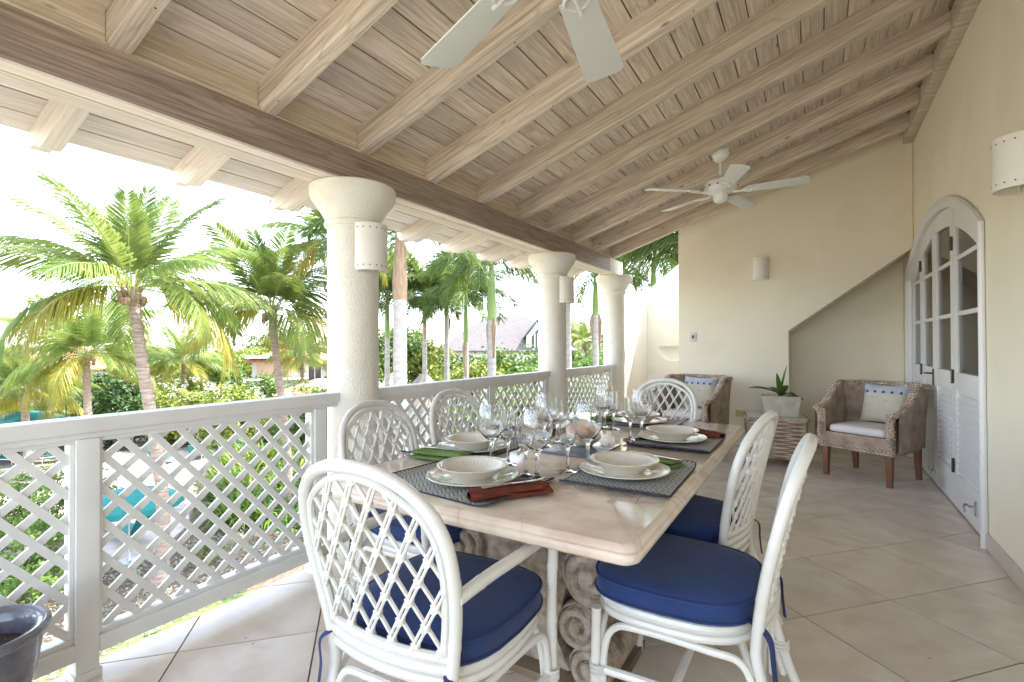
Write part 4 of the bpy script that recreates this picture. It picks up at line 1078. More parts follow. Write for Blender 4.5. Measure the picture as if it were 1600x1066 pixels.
# blue grey board with a conch shell
tr = thing('trivet', 'square blue grey board under the shell', 'board', (-.955, 2.205, TZ), radians(0))
b = MB(); b.box(-.135, .135, -.165, .165, .003, .012); b.build('board', M['slate_blue'], tr, bevel=.002)
for x in (-.11, .11):
    for y in (-.14, .14):
        b = MB(); b.lathe([(0, 0), (.008, 0), (.008, .0029)], 8); b.build('foot', M['dark'], tr, loc=(x, y, 0))
sh = thing('conch_shell', 'large conch shell with pink lip in the middle of the table', 'shell', (-.955, 2.25, TZ + .0125), radians(150))
b = MB()
def conch(u_, v_):   # spiral body whorls, spire along +x
    a = v_ * 2 * pi; t = u_
    R = .072 * sin(min(1, t * 1.25) * pi / 2) ** .9 * (1 - max(0, t - .62) / .38 * .86) * (1 + .14 * max(0, sin(a * 3.5 + t * 26)) * (1 if t > .55 else .25)) + .002
    x = -.115 + .22 * t
    return (x, R * cos(a) * 1.0, .058 + R * sin(a) * .93 - .01 * t)
b.grid(conch, 40, 40); b.build('shell_body', M['shell'], sh, sharp=70)
b = MB()
def lip(u_, v_):
    t = u_; sw = v_
    x = -.115 + .175 * t
    ext = .078 * sin(pi * (.12 + .80 * t)) ** .7
    a = -.35 + .95 * sw
    rr = .045 + ext * sw
    return (x + .012 * sin(9 * t) * sw, rr * cos(a) * .95 + .012, .045 + rr * sin(a) * .80 + .006 * sin(14 * t) * sw)
b.grid(lip, 24, 14)
b.grid(lambda u_, v_: tuple(Vector(lip(u_, v_)) + Vector((0, -.004, .003))), 24, 14)
b.build('flared_lip', M['shell_pink'], sh, sharp=70)

# ================================================================== WICKER ARMCHAIRS, SIDE TABLE, POTS
def make_wicker():
    t = thing('wicker_armchair', 'x', 'armchair')
    hw, dp, rc = .300, .285, .12        # half width, half depth, corner radius (front is -y)
    path = [(-hw, -dp)] + [(-hw, dp - rc - (dp * 2 - rc) * (1 - k / 6)) for k in range(1, 7)]
    path += [(-hw + rc - rc * cos(a), dp - rc + rc * sin(a)) for a in [pi / 2 * k / 7 for k in range(1, 8)]]
    path += [(-hw + rc + (2 * hw - 2 * rc) * k / 6, dp) for k in range(1, 7)]
    path += [(hw - rc + rc * sin(a), dp - rc + rc * cos(a)) for a in [pi / 2 * k / 7 for k in range(1, 8)]]
    path += [(hw, dp - rc - (dp * 2 - rc) * k / 6) for k in range(1, 7)]
    n = len(path); Ls = [0]
    for i in range(1, n): Ls.append(Ls[-1] + sqrt((path[i][0] - path[i - 1][0]) ** 2 + (path[i][1] - path[i - 1][1]) ** 2))
    def ztop(x, y):
        s = max(0, min(1, (y + dp - .03) / (2 * dp - .18))); s = s * s * (3 - 2 * s)
        return .635 + .225 * s
    nrm = []
    for i in range(n):
        a, e = path[max(0, i - 1)], path[min(n - 1, i + 1)]; d = Vector((e[0] - a[0], e[1] - a[1])).normalized(); nrm.append((d.y, -d.x))
    b = MB(); T = .05
    rows_ = 8
    for inn in (0, 1):
        vs = []; uv = []; fs = []
        for j in range(rows_ + 1):
            for i in range(n):
                x, y = path[i]; zt = ztop(x, y); z0 = .285 + (0 if not inn else .03)
                z = z0 + (zt - z0) * j / rows_
                fl_ = .03 * ((z - .3) / .5) ** 2 * (1 if y > dp - rc - .02 else .35)
                ox = -nrm[i][0] * (0 if not inn else 1) * T; oy = -nrm[i][1] * (0 if not inn else 1) * T
                vs.append((x + ox + (fl_ * (1 if x > 0 else -1) if abs(x) > hw - .02 else 0), y + oy + (fl_ if y > dp - .02 else 0), z)); uv.append((Ls[i], z))
        for j in range(rows_):
            for i in range(n - 1): fs.append((j * n + i, j * n + i + 1, (j + 1) * n + i + 1, (j + 1) * n + i))
        b.add(vs, fs, 0, uv)
    # end caps of the arms
    for i, s in ((0, -1), (n - 1, 1)):
        x, y = path[i]; vs = []; uv = []
        for j in range(rows_ + 1):
            z = .285 + (ztop(x, y) - .285) * j / rows_
            fl_ = .03 * ((z - .3) / .5) ** 2 * .35
            vs += [(x + s * fl_, y, z), (x - s * T + s * fl_, y, z)]; uv += [(0, z), (T, z)]
        b.add(vs, [(2 * j, 2 * j + 1, 2 * j + 3, 2 * j + 2) for j in range(rows_)], 0, uv)
    b.build('wicker_shell', M['wicker'], t, sharp=50)
    # braided rim along arms and back, down the front of each arm
    rim = [(path[0][0], path[0][1], .30), (path[0][0], path[0][1] - .004, .46), (path[0][0], path[0][1], .60)]
    for i in range(n):
        x, y = path[i]; zt = ztop(x, y)
        fl_ = .03 * ((zt - .3) / .5) ** 2 * (1 if y > dp - rc - .02 else .35)
        rim.append((x - nrm[i][0] * T / 2 + (fl_ * (1 if x > 0 else -1) if abs(x) > hw - .02 else 0), y - nrm[i][1] * T / 2 + (fl_ if y > dp - .02 else 0), zt))
    rim += [(path[-1][0], path[-1][1], .60), (path[-1][0], path[-1][1] - .004, .46), (path[-1][0], path[-1][1], .30)]
    rs = spline([Vector(p) for p in rim], 5)
    for ph in range(3):
        q = []; L = 0
        for i, p in enumerate(rs):
            if i: L += (p - rs[i - 1]).length
            tdir = (rs[min(i + 1, len(rs) - 1)] - rs[max(i - 1, 0)]).normalized()
            up = Vector((0, 0, 1)) if abs(tdir.z) < .8 else Vector((0, -1, 0)); up = (up - tdir * up.dot(tdir)).normalized(); bn = tdir.cross(up)
            a = L * 75 + ph * 2 * pi / 3
            q.append(p + up * (.013 * sin(a)) + bn * (.021 * cos(a)))
        bb = MB(); bb.tube(q, .0155, 7); bb.build('braid_strand', M['wicker_rim'], t)
    # apron and seat deck
    b = MB()
    def ap(u_, v_): return ((u_ - .5) * 2 * (hw - .01), -dp + .012 - .012 * (1 - (2 * u_ - 1) ** 2), .285 + .135 * v_)
    b.grid(ap, 16, 3, uvf=lambda u_, v_: (u_ * .66, v_ * .135)); b.box(-hw + .03, hw - .03, -dp + .015, dp - .02, .38, .418); b.build('front_apron', M['wicker'], t)
    b = MB(); q = [(-hw, -dp, .285)] + [(x, y, .285) for x, y in path] + [(hw, -dp, .285)]
    b.tube([(x, y, .287) for x, y in path], .014, 7); b.tube([(-hw, -dp, .287), (0, -dp - .004, .287), (hw, -dp, .287)], .014, 7); b.build('lower_band', M['wicker_rim'], t)
    b = MB(); lp = []
    for ins, z in ((.02, .419), (.0, .428), (-.004, .45), (0, .475), (.012, .487), (.05, .493), (.14, .497)):
        lp.append([Vector((x, y - .012, z)) for x, y in rrect(hw - .062 - ins, dp - .035 - ins, .04)])
    b.loops(lp); b.build('seat_cushion', M['cushion'], t, sharp=60)
    for sx in (-1, 1):
        for sy in (-1, 1):
            b = MB(); k = .012 if sy > 0 else 0
            b.loops([[Vector((sx * (hw - .035) + dx * w, sy * (dp - .035) + dy * w + (k * 2.5 if z < .1 else 0) * sy, z)) for dx, dy in ((-1, -1), (1, -1), (1, 1), (-1, 1))] for z, w in ((0, .019), (.29, .026))])
            b.build('leg', M['leg'], t, bevel=.003)
    return t
wk = make_wicker()
WA = radians(-29.5)
wk.location = (.43, 5.76, 0); wk.rotation_euler = (0, 0, WA); wk['label'] = 'wicker armchair with pillow standing beside the arched door'; wk['group'] = 'wicker armchairs before the end wall'
WB = radians(-14); WBL = (-1.24, 6.02, 0)
dup(wk, None, WBL, WB, 'wicker armchair behind the far table end')
def make_pillow():
    t = thing('pillow', 'x', 'pillow')
    w, h, d = .20, .19, .065
    def pil(u_, v_, s):
        x = (u_ - .5) * 2; z = (v_ - .5) * 2
        p = (max(0, 1 - x ** 4) * max(0, 1 - z ** 4)) ** .55
        pin = 1 - .07 * (1 - abs(x) ** 2) * abs(z) ** 3
        pin2 = 1 - .07 * (1 - abs(z) ** 2) * abs(x) ** 3
        return (x * w * pin2, s * d * p, h + z * h * pin)
    for nm, m, v0, v1 in (('cover', M['pillow'], 0, .72), ('top_band', M['pillow_top'], .72, 1)):
        b = MB()
        for s in (-1, 1): b.grid(lambda u_, v_: pil(u_, v0 + (v1 - v0) * v_, s), 20, 12)
        b.build(nm, m, t, sharp=70)
    for k in range(5):
        p = pil(.14 + .18 * k, .765, -1)
        b = MB(); b.ball((p[0], p[1] - .003, p[2]), (.013, .006, .013), 8, 5); b.build('button', M['button'], t)
    return t
pw = make_pillow()
def on_chair(loc, rz, off): return Vector(loc) + Matrix.Rotation(rz, 3, 'Z') @ Vector(off)
pw.location = on_chair((.43, 5.76, 0), WA, (.03, .15, .496)); pw.rotation_euler = (radians(-17), 0, WA); pw['label'] = 'beige pillow with blue buttoned band on the armchair by the door'; pw['group'] = 'pillows on the wicker armchairs'
p2 = dup(pw, None, on_chair(WBL, WB, (0, .15, .496)), WB, 'beige pillow with blue buttoned band on the armchair behind the table'); p2.rotation_euler = (radians(-17), 0, WB)
stl = thing('side_table', 'square checked wicker side table with glass top', 'side table', (-.385, 6.0, 0), radians(10))
b = MB()
def wl(u_, v_):
    P = rrect(.285, .215, .03, 4); i = min(int(u_ * len(P) + .5), len(P)) % len(P); k = .94 + .06 * v_
    return (P[i][0] * k, P[i][1] * k, .07 + .40 * v_)
b.grid(wl, 20, 4, uvf=lambda u_, v_: (u_ * 1.7, v_ * .37)); b.build('wicker_body', M['wicker_check'], stl, sharp=50)
b = MB(); b.tube([(x * 1.01, y * 1.01, .477) for x, y in rrect(.285, .215, .03, 4)], .017, 8, closed=True); b.build('rim', M['wicker_rim'], stl)
b = MB(); b.loops([[Vector((x, y, z)) for x, y in rrect(.275, .205, .02, 4)] for z in (.482, .494)]); b.build('glass_top', M['tabglass'], stl)
for sx in (-1, 1):
    for sy in (-1, 1):
        b = MB(); b.box(-.022, .022, -.022, .022, 0, .10); b.build('leg', M['leg'], stl, loc=(sx * .24, sy * .17, 0), bevel=.003)
pt_ = thing('stone_planter', 'pitted white stone trough on the wicker side table', 'planter', (-.33, 6.0, .4945), radians(8))
b = MB()
lo_ = [(.150, .095, 0), (.155, .10, .01), (.182, .118, .205), (.185, .12, .212), (.165, .10, .212), (.16, .095, .17)]
b.loops([[Vector((x, y, z)) for x, y in ((-hx_, -hy_), (hx_, -hy_), (hx_, hy_), (-hx_, hy_))] for hx_, hy_, z in lo_]); b.build('trough', M['trough'], pt_, bevel=.004, sharp=30)
b = MB(); b.box(-.158, .158, -.094, .094, .165, .182); b.build('soil', M['soil'], pt_)
pl = thing('potted_plant', 'green leafed plant growing in the stone trough', 'plant', (-.33, 6.0, .67), radians(8))
def leafblade(name, base, dirv, L, w, droop, m, parent, up=Vector((0, 0, 1)), curl=.25, n=7):
    d = Vector(dirv).normalized(); side = d.cross(up); side = side.normalized() if side.length > .05 else Vector((1, 0, 0)); b = MB(); rows_ = []
    p = Vector(base); dd = d.copy()
    for k in range(n + 1):
        t = k / n; ww = w * (sin(pi * min(1, .06 + .94 * t)) ** .8) * (1 if t < .98 else .1); nn = side.cross(dd).normalized()
        rows_.append([p - side * ww + nn * ww * curl, p.copy(), p + side * ww + nn * ww * curl]); p = p + dd * (L / n); dd = (dd - up * droop / n).normalized()
    vs = [q for rw in rows_ for q in rw]; fs = []
    for k in range(n): fs += [(3 * k, 3 * k + 1, 3 * k + 4, 3 * k + 3), (3 * k + 1, 3 * k + 2, 3 * k + 5, 3 * k + 4)]
    b.add(vs, fs); return b.build(name, m, parent)
for bs, dv, L, w, dr in (((0, 0, 0), (.18, 0, 1), .37, .035, .1), ((-.01, 0, 0), (-.08, .05, 1), .28, .032, .1), ((-.03, 0, .06), (-1, -.1, .42), .30, .045, .6), ((.02, -.01, .03), (.5, -.3, .5), .15, .03, 1.6), ((.05, .02, 0), (.7, .2, .5), .2, .035, 1.8), ((0, -.03, .04), (-.2, -.6, .6), .13, .03, 1.2), ((-.02, .02, .05), (-.5, .4, .7), .14, .03, 1.0), ((.02, .02, .05), (.3, .4, .9), .13, .028, 1.)):
    leafblade('leaf', bs, dv, L, w * 1.75, dr, M['leaf_a'], pl)
for k in range(5):
    leafblade('bract', (-.02 + .01 * k, -.01, .05), (cos(k * 1.3) * .7, sin(k * 1.3) * .7, .55), .085, .025, .8, M['leaf_c'], pl)
# glazed pot in the near corner
pot = thing('plant_pot', 'dark glazed plant pot with bare soil beside the nearest railing', 'pot', (-2.135, .425, 0)); pot.scale = (.90, .90, .98)
b = MB(); b.lathe([(.10, 0), (.115, .01), (.105, .03), (.095, .05), (.11, .09), (.14, .16), (.165, .25), (.178, .33), (.183, .375), (.197, .385), (.203, .395), (.202, .405), (.190, .412), (.172, .408), (.158, .395), (.150, .36), (.148, .33)], 48); b.build('pot_body', M['pot'], pot)
b = MB(); b.lathe([(0, .352), (.08, .350), (.149, .338)], 32, mod=lambda a, r_, z: 1); b.build('soil', M['soil'], pot)
for a in (radians(-45), radians(135)):
    b = MB(); b.tube(spline([(.168, 0, .30), (.20, 0, .29), (.205, 0, .24), (.175, 0, .20), (.155, 0, .20)], 5), .013, 8, flat=.7); b.build('handle', M['pot'], pot, rot=(0, 0, a))
# terracotta trough at the foot of the stair wall
tp = thing('terracotta_trough', 'terracotta trough of green plants below the niche', 'planter', (-1.98, 7.66, 0))
b = MB(); b.box(-.26, .26, -.12, .12, 0, .30); b.build('trough', M['terracotta'], tp, bevel=.01)
b = MB()
for k in range(420):
    c_ = Vector((random.gauss(0, .13), random.gauss(0, .06), .36 + abs(random.gauss(0, .11)))); n_ = Vector((random.gauss(0, 1), random.gauss(0, 1), 1)).normalized(); s_ = n_.orthogonal().normalized(); e_ = n_.cross(s_); r_ = .035
    b.add([c_ - s_ * r_, c_ - e_ * r_ * .5, c_ + s_ * r_, c_ + e_ * r_ * .5], [(0, 1, 2, 3)])
tag(b.build('foliage', M['leaf_d'], tp, smooth=False), kind='stuff')

# ================================================================== GARDEN
GZ = -5.0
def frond_mesh(name, m, L, droop, npair, leafL, hang, seed, plume=0.0, wid=.022):
    """one pinnate palm leaf: curved midrib along +x in the xz plane, leaflets on both sides"""
    rn = random.Random(seed); b = MB(); n = 16; pts = []; ang = 0.0; p = Vector((0, 0, 0)); tw = rn.uniform(-.25, .25)
    for k in range(n + 1):
        pts.append(p.copy()); t = k / n
        ang = -droop * t ** 1.25; p = p + Vector((cos(ang), tw * t * .6, sin(ang))).normalized() * (L / n)
    b.tube(pts, [max(.004, .024 * L / 3 * (1 - t / n) ** .8) for t in range(n + 1)], 5, mi=1)
    for k in range(npair):
        t = .16 + .84 * (k + rn.uniform(-.25, .25)) / npair; t = min(.995, max(.13, t)); i = min(n - 1, int(t * n)); fr = t * n - i
        P = pts[i].lerp(pts[i + 1], fr); T = (pts[i + 1] - pts[i]).normalized(); side = T.cross(Vector((0, 0, 1))).normalized(); up = side.cross(T).normalized()
        for s in (-1, 1):
            ll = leafL * (.45 + .75 * sin(pi * min(1, .12 + .86 * t)) ** .7) * rn.uniform(.85, 1.12) * (1 - .35 * t)
            up_a = rn.uniform(.1, .45) + plume * rn.uniform(-1, 1.4)
            d = (side * s * .8 + T * (.42 + .35 * t) + up * up_a).normalized()
            w = T * wid * rn.uniform(.8, 1.2)
            q1 = P + d * ll * .45 + Vector((0, 0, -hang * ll * .14)); q2 = P + d * ll * .8 + Vector((0, 0, -hang * ll * .55)); q3 = P + d * ll * .95 + Vector((0, 0, -hang * ll * .95))
            b.add([P - w * .5, P + w * .5, q1 + w, q1 - w, q2 + w * .7, q2 - w * .7, q3], [(0, 1, 2, 3), (3, 2, 4, 5), (5, 4, 6)], 0)
    return b.mesh(name, [m, M['rachis']], smooth=False)
COCO = {k: [frond_mesh('frond', m, 3.1, dr, 84, .86, hg, 10 * i + s, wid=.025) for s in range(3)] for i, (k, m, dr, hg) in enumerate((('up', M['frond'], .5, .45), ('mid', M['frond'], 1.0, .95), ('low', M['frond'], 1.5, 1.2), ('old', M['frond_old'], 1.6, 1.2)))}
ROYAL = {k: [frond_mesh('frond', m, 2.7, dr, 84, .66, hg, 77 + 10 * i + s, plume=.55, wid=.026) for s in range(3)] for i, (k, m, dr, hg) in enumerate((('up', M['frond_dark'], .65, .4), ('mid', M['frond_dark'], 1.25, .7), ('low', M['frond_dark'], 1.7, .9)))}
def palm(name, label, base, crown, r0, r1, nf, sc=1.0, kind='coco', seed=1, group='coconut palms in the garden', trunk='trunk', shaft=0.0, bend=.4, nuts=True, old=4, shaftmat='shaft'):
    rn = random.Random(seed)
    t = thing(name, label, 'palm tree', base, 0, group)
    cr = Vector(crown) - Vector(base); H = cr.length; n = 40; pts = []; rad = []
    sh = Vector((cr.y, -cr.x, 0)); sh = sh.normalized() if sh.length > .01 else Vector((1, 0, 0))
    top = cr - Vector((0, 0, shaft))
    for k in range(n + 1):
        q = k / n; p = top * q + Vector((cr.x, cr.y, 0)) * (-.25 * sin(pi * q)) * bend + sh * bend * .35 * sin(2 * pi * q * .8)* (1 - q)
        pts.append(p); rr = r0 + (r1 - r0) * q + r0 * .5 * max(0, .08 - q) / .08
        rad.append(rr * (1 + (.07 if k % 2 else -.03) * (1 if trunk == 'trunk' else .25)))
    b = MB(); b.tube(pts, rad, 12); b.build('trunk', M[trunk], t, sharp=60)
    if shaft:
        b = MB(); b.tube([top, top + Vector((0, 0, shaft * .25)), cr - Vector((0, 0, shaft * .3)), cr + Vector((0, 0, .05))], [r1 * 1.05, r1 * 1.15, r1 * .85, r1 * .5], 12); b.build('crownshaft', M[shaftmat], t)
        for k in range(rn.randrange(3)):
            a = rn.uniform(0, 6.28); b = MB()
            b.tube([top + Vector((cos(a) * r1, sin(a) * r1, .1)), top + Vector((cos(a) * r1 * 1.5, sin(a) * r1 * 1.5, -.3)), top + Vector((cos(a) * r1 * 1.35, sin(a) * r1 * 1.35, -1.0 - rn.random()))], [.06, .13, .05], 6, flat=.35); b.build('dry_sheath', M['sheath'], t)
    LIB = COCO if kind == 'coco' else ROYAL
    for k in range(nf):
        q = k / max(1, nf - 1); az = k * 2.39996 + rn.uniform(-.25, .25) + seed
        if kind == 'coco':
            el = radians(84 - 92 * q ** .9 + rn.uniform(-9, 9)); key = 'up' if q < .34 else ('mid' if q < .72 else ('low' if k < nf - old else 'old'))
            s_ = sc * rn.uniform(.9, 1.08) * (.8 if q < .12 else 1)
        else:
            el = radians(80 - 70 * q + rn.uniform(-8, 8)); key = 'up' if q < .3 else ('mid' if q < .7 else 'low'); s_ = sc * rn.uniform(.9, 1.08)
        o = link('frond', LIB[key][rn.randrange(len(LIB[key]))], t, cr + Vector((cos(az), sin(az), 0)) * r1 * .6 + Vector((0, 0, .05)))
        o.rotation_mode = 'XYZ'; o.rotation_euler = (rn.uniform(-.6, .6), -el, az); o.scale = (s_, s_, s_)
    if kind == 'coco' and nuts:
        b = MB()
        for k in range(9):
            a = rn.uniform(0, 6.28); b.ball(cr + Vector((cos(a) * (r1 + .12), sin(a) * (r1 + .12), -.12 - rn.uniform(0, .25))), (.085, .085, .11), 7, 5)
        tag(b.build('coconuts', M['sheath'], t), kind='stuff')
        b = MB()
        for k in range(7):
            a = k * .9 + seed; b.tube([cr + Vector((cos(a) * r1 * .8, sin(a) * r1 * .8, -.25)), cr + Vector((cos(a) * r1 * 2, sin(a) * r1 * 2, .05)), cr + Vector((cos(a) * r1 * 3.4, sin(a) * r1 * 3.4, .42))], [.05, .045, .02], 5, flat=.5)
        tag(b.build('leaf_bases', M['sheath'], t), kind='stuff')
    return t
palm('coconut_palm', 'tallest coconut palm, its ringed trunk passing behind the nearest railing', (-14.62, 6.35, GZ), (-15.2, 5.95, 2.72), .165, .12, 22, 1.0, seed=1, bend=.9, old=2)
palm('coconut_palm', 'coconut palm left of the nearest column with big drooping leaves', (-16.3, 11.2, GZ), (-16.8, 10.85, 2.5), .15, .11, 21, 1.05, seed=3, bend=.7, old=3)
palm('coconut_palm', 'coconut palm before the orange roof, left of the tallest palm', (-29.8, 9.9, GZ), (-29.95, 9.85, .75), .19, .14, 22, 1.12, seed=4, bend=.2)
palm('coconut_palm', 'short coconut palm at the left edge among low shrubs', (-35.0, 9.05, GZ), (-35.2, 9.0, -1.2), .19, .15, 20, 1.02, seed=6, bend=.2)
palm('coconut_palm', 'small far coconut palm between the two tall palms', (-36.8, 17.4, GZ), (-36.8, 17.4, .15), .17, .12, 18, .95, seed=8, bend=.2, nuts=False)
palm('coconut_palm', 'thin coconut palm far off, seen past the tallest trunk', (-42.5, 16.0, GZ), (-42.6, 15.9, 3.2), .13, .09, 16, .9, seed=9, bend=.3, nuts=False, old=1)
palm('coconut_palm', 'coconut palm mostly hidden behind the nearest column', (-15.75, 12.9, GZ), (-15.9, 13.0, 5.1), .18, .13, 22, .95, seed=12, bend=.4)
palm('coconut_palm', 'slim coconut palm behind the white villa', (-33.5, 24.2, GZ), (-33.5, 24.2, .4), .17, .12, 18, .9, seed=15, bend=.2, nuts=False)
RG = 'royal palms beyond the middle railing'
palm('royal_palm', 'thickest royal palm with peeling brown sheath right of the nearest column', (-11.39, 11.79, GZ), (-11.39, 11.79, 5.0), .25, .215, 24, 1.12, 'royal', 21, RG, 'royal_trunk', 2.3, 0, shaftmat='sheath')
palm('royal_palm', 'thin royal palm hard against the nearest column', (-22.0, 21.7, GZ), (-22.0, 21.7, 4.1), .17, .15, 21, 1.06, 'royal', 22, RG, 'royal_trunk', 2.4, 0)
palm('royal_palm', 'royal palm standing before the thatched hut', (-20.1, 22.9, GZ), (-20.1, 22.9, 4.2), .17, .13, 22, 1.12, 'royal', 23, RG, 'royal_trunk', 1.5, 0)
palm('royal_palm', 'royal palm with bare tan trunk in the middle of the group', (-20.2, 25.1, GZ), (-20.2, 25.1, 4.1), .19, .15, 22, 1.12, 'royal', 24, RG, 'royal_trunk', 1.0, 0)
palm('royal_palm', 'royal palm with bright green upper stem left of the grey roof', (-16.8, 22.6, GZ), (-16.8, 22.6, 4.0), .17, .13, 22, 1.10, 'royal', 25, RG, 'royal_trunk', 2.6, 0)
palm('royal_palm', 'tall royal palm touching the eave, dead sheaths on its trunk', (-12.2, 18.3, GZ), (-12.2, 18.3, 4.75), .21, .18, 23, 1.18, 'royal', 26, RG, 'royal_trunk', 2.4, 0)
palm('royal_palm', 'royal palm just right of the middle column', (-11.0, 23.7, GZ), (-11.0, 23.7, 6.6), .16, .13, 22, 1.12, 'royal', 27, RG, 'royal_trunk', 2.0, 0)
palm('royal_palm', 'leafy palm rising above the stair wall', (-6.1, 22.0, GZ), (-6.1, 22.0, 4.9), .18, .14, 26, 1.12, 'royal', 28, RG, 'royal_trunk', 2.0, 0)
palm('royal_palm', 'leafy palm between the middle and farthest columns', (-9.3, 23.2, GZ), (-9.3, 23.2, 4.7), .18, .14, 24, 1.06, 'royal', 29, RG, 'royal_trunk', 2.0, 0)
palm('royal_palm', 'palm crown showing high against the end wall edge', (-4.0, 20.6, GZ), (-4.0, 20.6, 5.3), .18, .14, 24, 1.06, 'royal', 32, RG, 'royal_trunk', 2.0, 0)
for k, (x, y, z) in enumerate(((-23.7, 55.8, 1.6), (-21.0, 57.0, 1.2), (-26.5, 58.5, 2.0))):
    palm('coconut_palm', ('hazy far palm between the last two columns', 'hazy far palm closest to the farthest column', 'hazy far palm behind the other two far ones')[k], (x, y, GZ), (x, y, z), .2, .15, 14, 1.05, seed=40 + k, nuts=False, old=0)
# ---- leafy shrubs and trees
def leaves(b, c, rad, n, size, rn, shell=.55, mi=0, flatten=.0, clump=26):
    c = Vector(c); k = 0
    while k < n:
        d = Vector((rn.gauss(0, 1), rn.gauss(0, 1), rn.gauss(0, 1))).normalized(); rr = shell + (1 - shell) * rn.random() ** .6
        if d.z < -.55: d.z *= .4
        bump = 1 + .28 * noise.noise(d * 2.3 + c * .37)
        cc = c + Vector((d.x * rad[0], d.y * rad[1], d.z * rad[2])) * rr * bump
        cs = size * rn.uniform(2.2, 4.5)
        for j in range(clump):
            if k >= n: break
            p = cc + Vector((rn.gauss(0, 1), rn.gauss(0, 1), rn.gauss(0, .7))) * cs * .5
            nn = (d * .6 + Vector((rn.gauss(0, .6), rn.gauss(0, .6), rn.gauss(.35, .6)))).normalized()
            s = nn.orthogonal().normalized(); a = rn.uniform(0, 6.28); e = nn.cross(s); s, e = s * cos(a) + e * sin(a), e * cos(a) - s * sin(a)
            r_ = size * rn.uniform(.6, 1.25)
            b.add([p - s * r_, p - e * r_ * .48 + nn * r_ * .12, p + s * r_, p + e * r_ * .48 + nn * r_ * .12], [(0, 1, 2, 3)], mi); k += 1
def shrub(label, loc, rad, n, size, m, seed, cat='shrub', name='shrub', group='leafy shrubs in the garden', flowers=None, core=True):
    rn = random.Random(seed)
    t = thing(name, label, cat, loc, 0, group)
    b = MB(); leaves(b, (0, 0, rad[2] * .85), rad, n, size, rn); tag(b.build('foliage', M[m], t, smooth=False), kind='stuff')
    b = MB()
    for k in range(7):
        a = k * .9; b.tube([(cos(a) * .06, sin(a) * .06, -.02), (cos(a) * rad[0] * .3, sin(a) * rad[1] * .3, rad[2] * .6), (cos(a) * rad[0] * .6, sin(a) * rad[1] * .6, rad[2] * 1.2)], [.04, .03, .012], 5)
    tag(b.build('stems', M['stem'], t), kind='stuff')
    if flowers:
        b = MB(); leaves(b, (0, 0, rad[2] * .95), [q * 1.04 for q in rad], int(n * .12), size * .8, rn, shell=.92, clump=7); tag(b.build('blossoms', M[flowers], t, smooth=False), kind='stuff')
    return t
def tree(label, loc, h, rad, n, size, m, seed, group='broadleaf trees beyond the garden'):
    rn = random.Random(seed); t = thing('broadleaf_tree', label, 'tree', loc, 0, group)
    b = MB(); b.tube([(0, 0, 0), (.05, .03, h * .35), (0, 0, h * .62)], [.16, .12, .08], 8)
    for k in range(6):
        a = k * 1.05 + rn.random(); b.tube([(0, 0, h * (.35 + .03 * k)), (cos(a) * rad[0] * .35, sin(a) * rad[1] * .35, h * .62), (cos(a) * rad[0] * .75, sin(a) * rad[1] * .75, h * .85)], [.07, .05, .015], 6)
    b.build('trunk', M['stem'], t)
    b = MB()
    for k in range(7):
        a = k * .9 + rn.random(); q = .55 if k else 0
        leaves(b, (cos(a) * rad[0] * q, sin(a) * rad[1] * q, h - rad[2] + rn.uniform(-.4, .3) * rad[2]), [v * .55 for v in rad], n // 7, size, rn)
    tag(b.build('crown', M[m], t, smooth=False), kind='stuff')
    return t
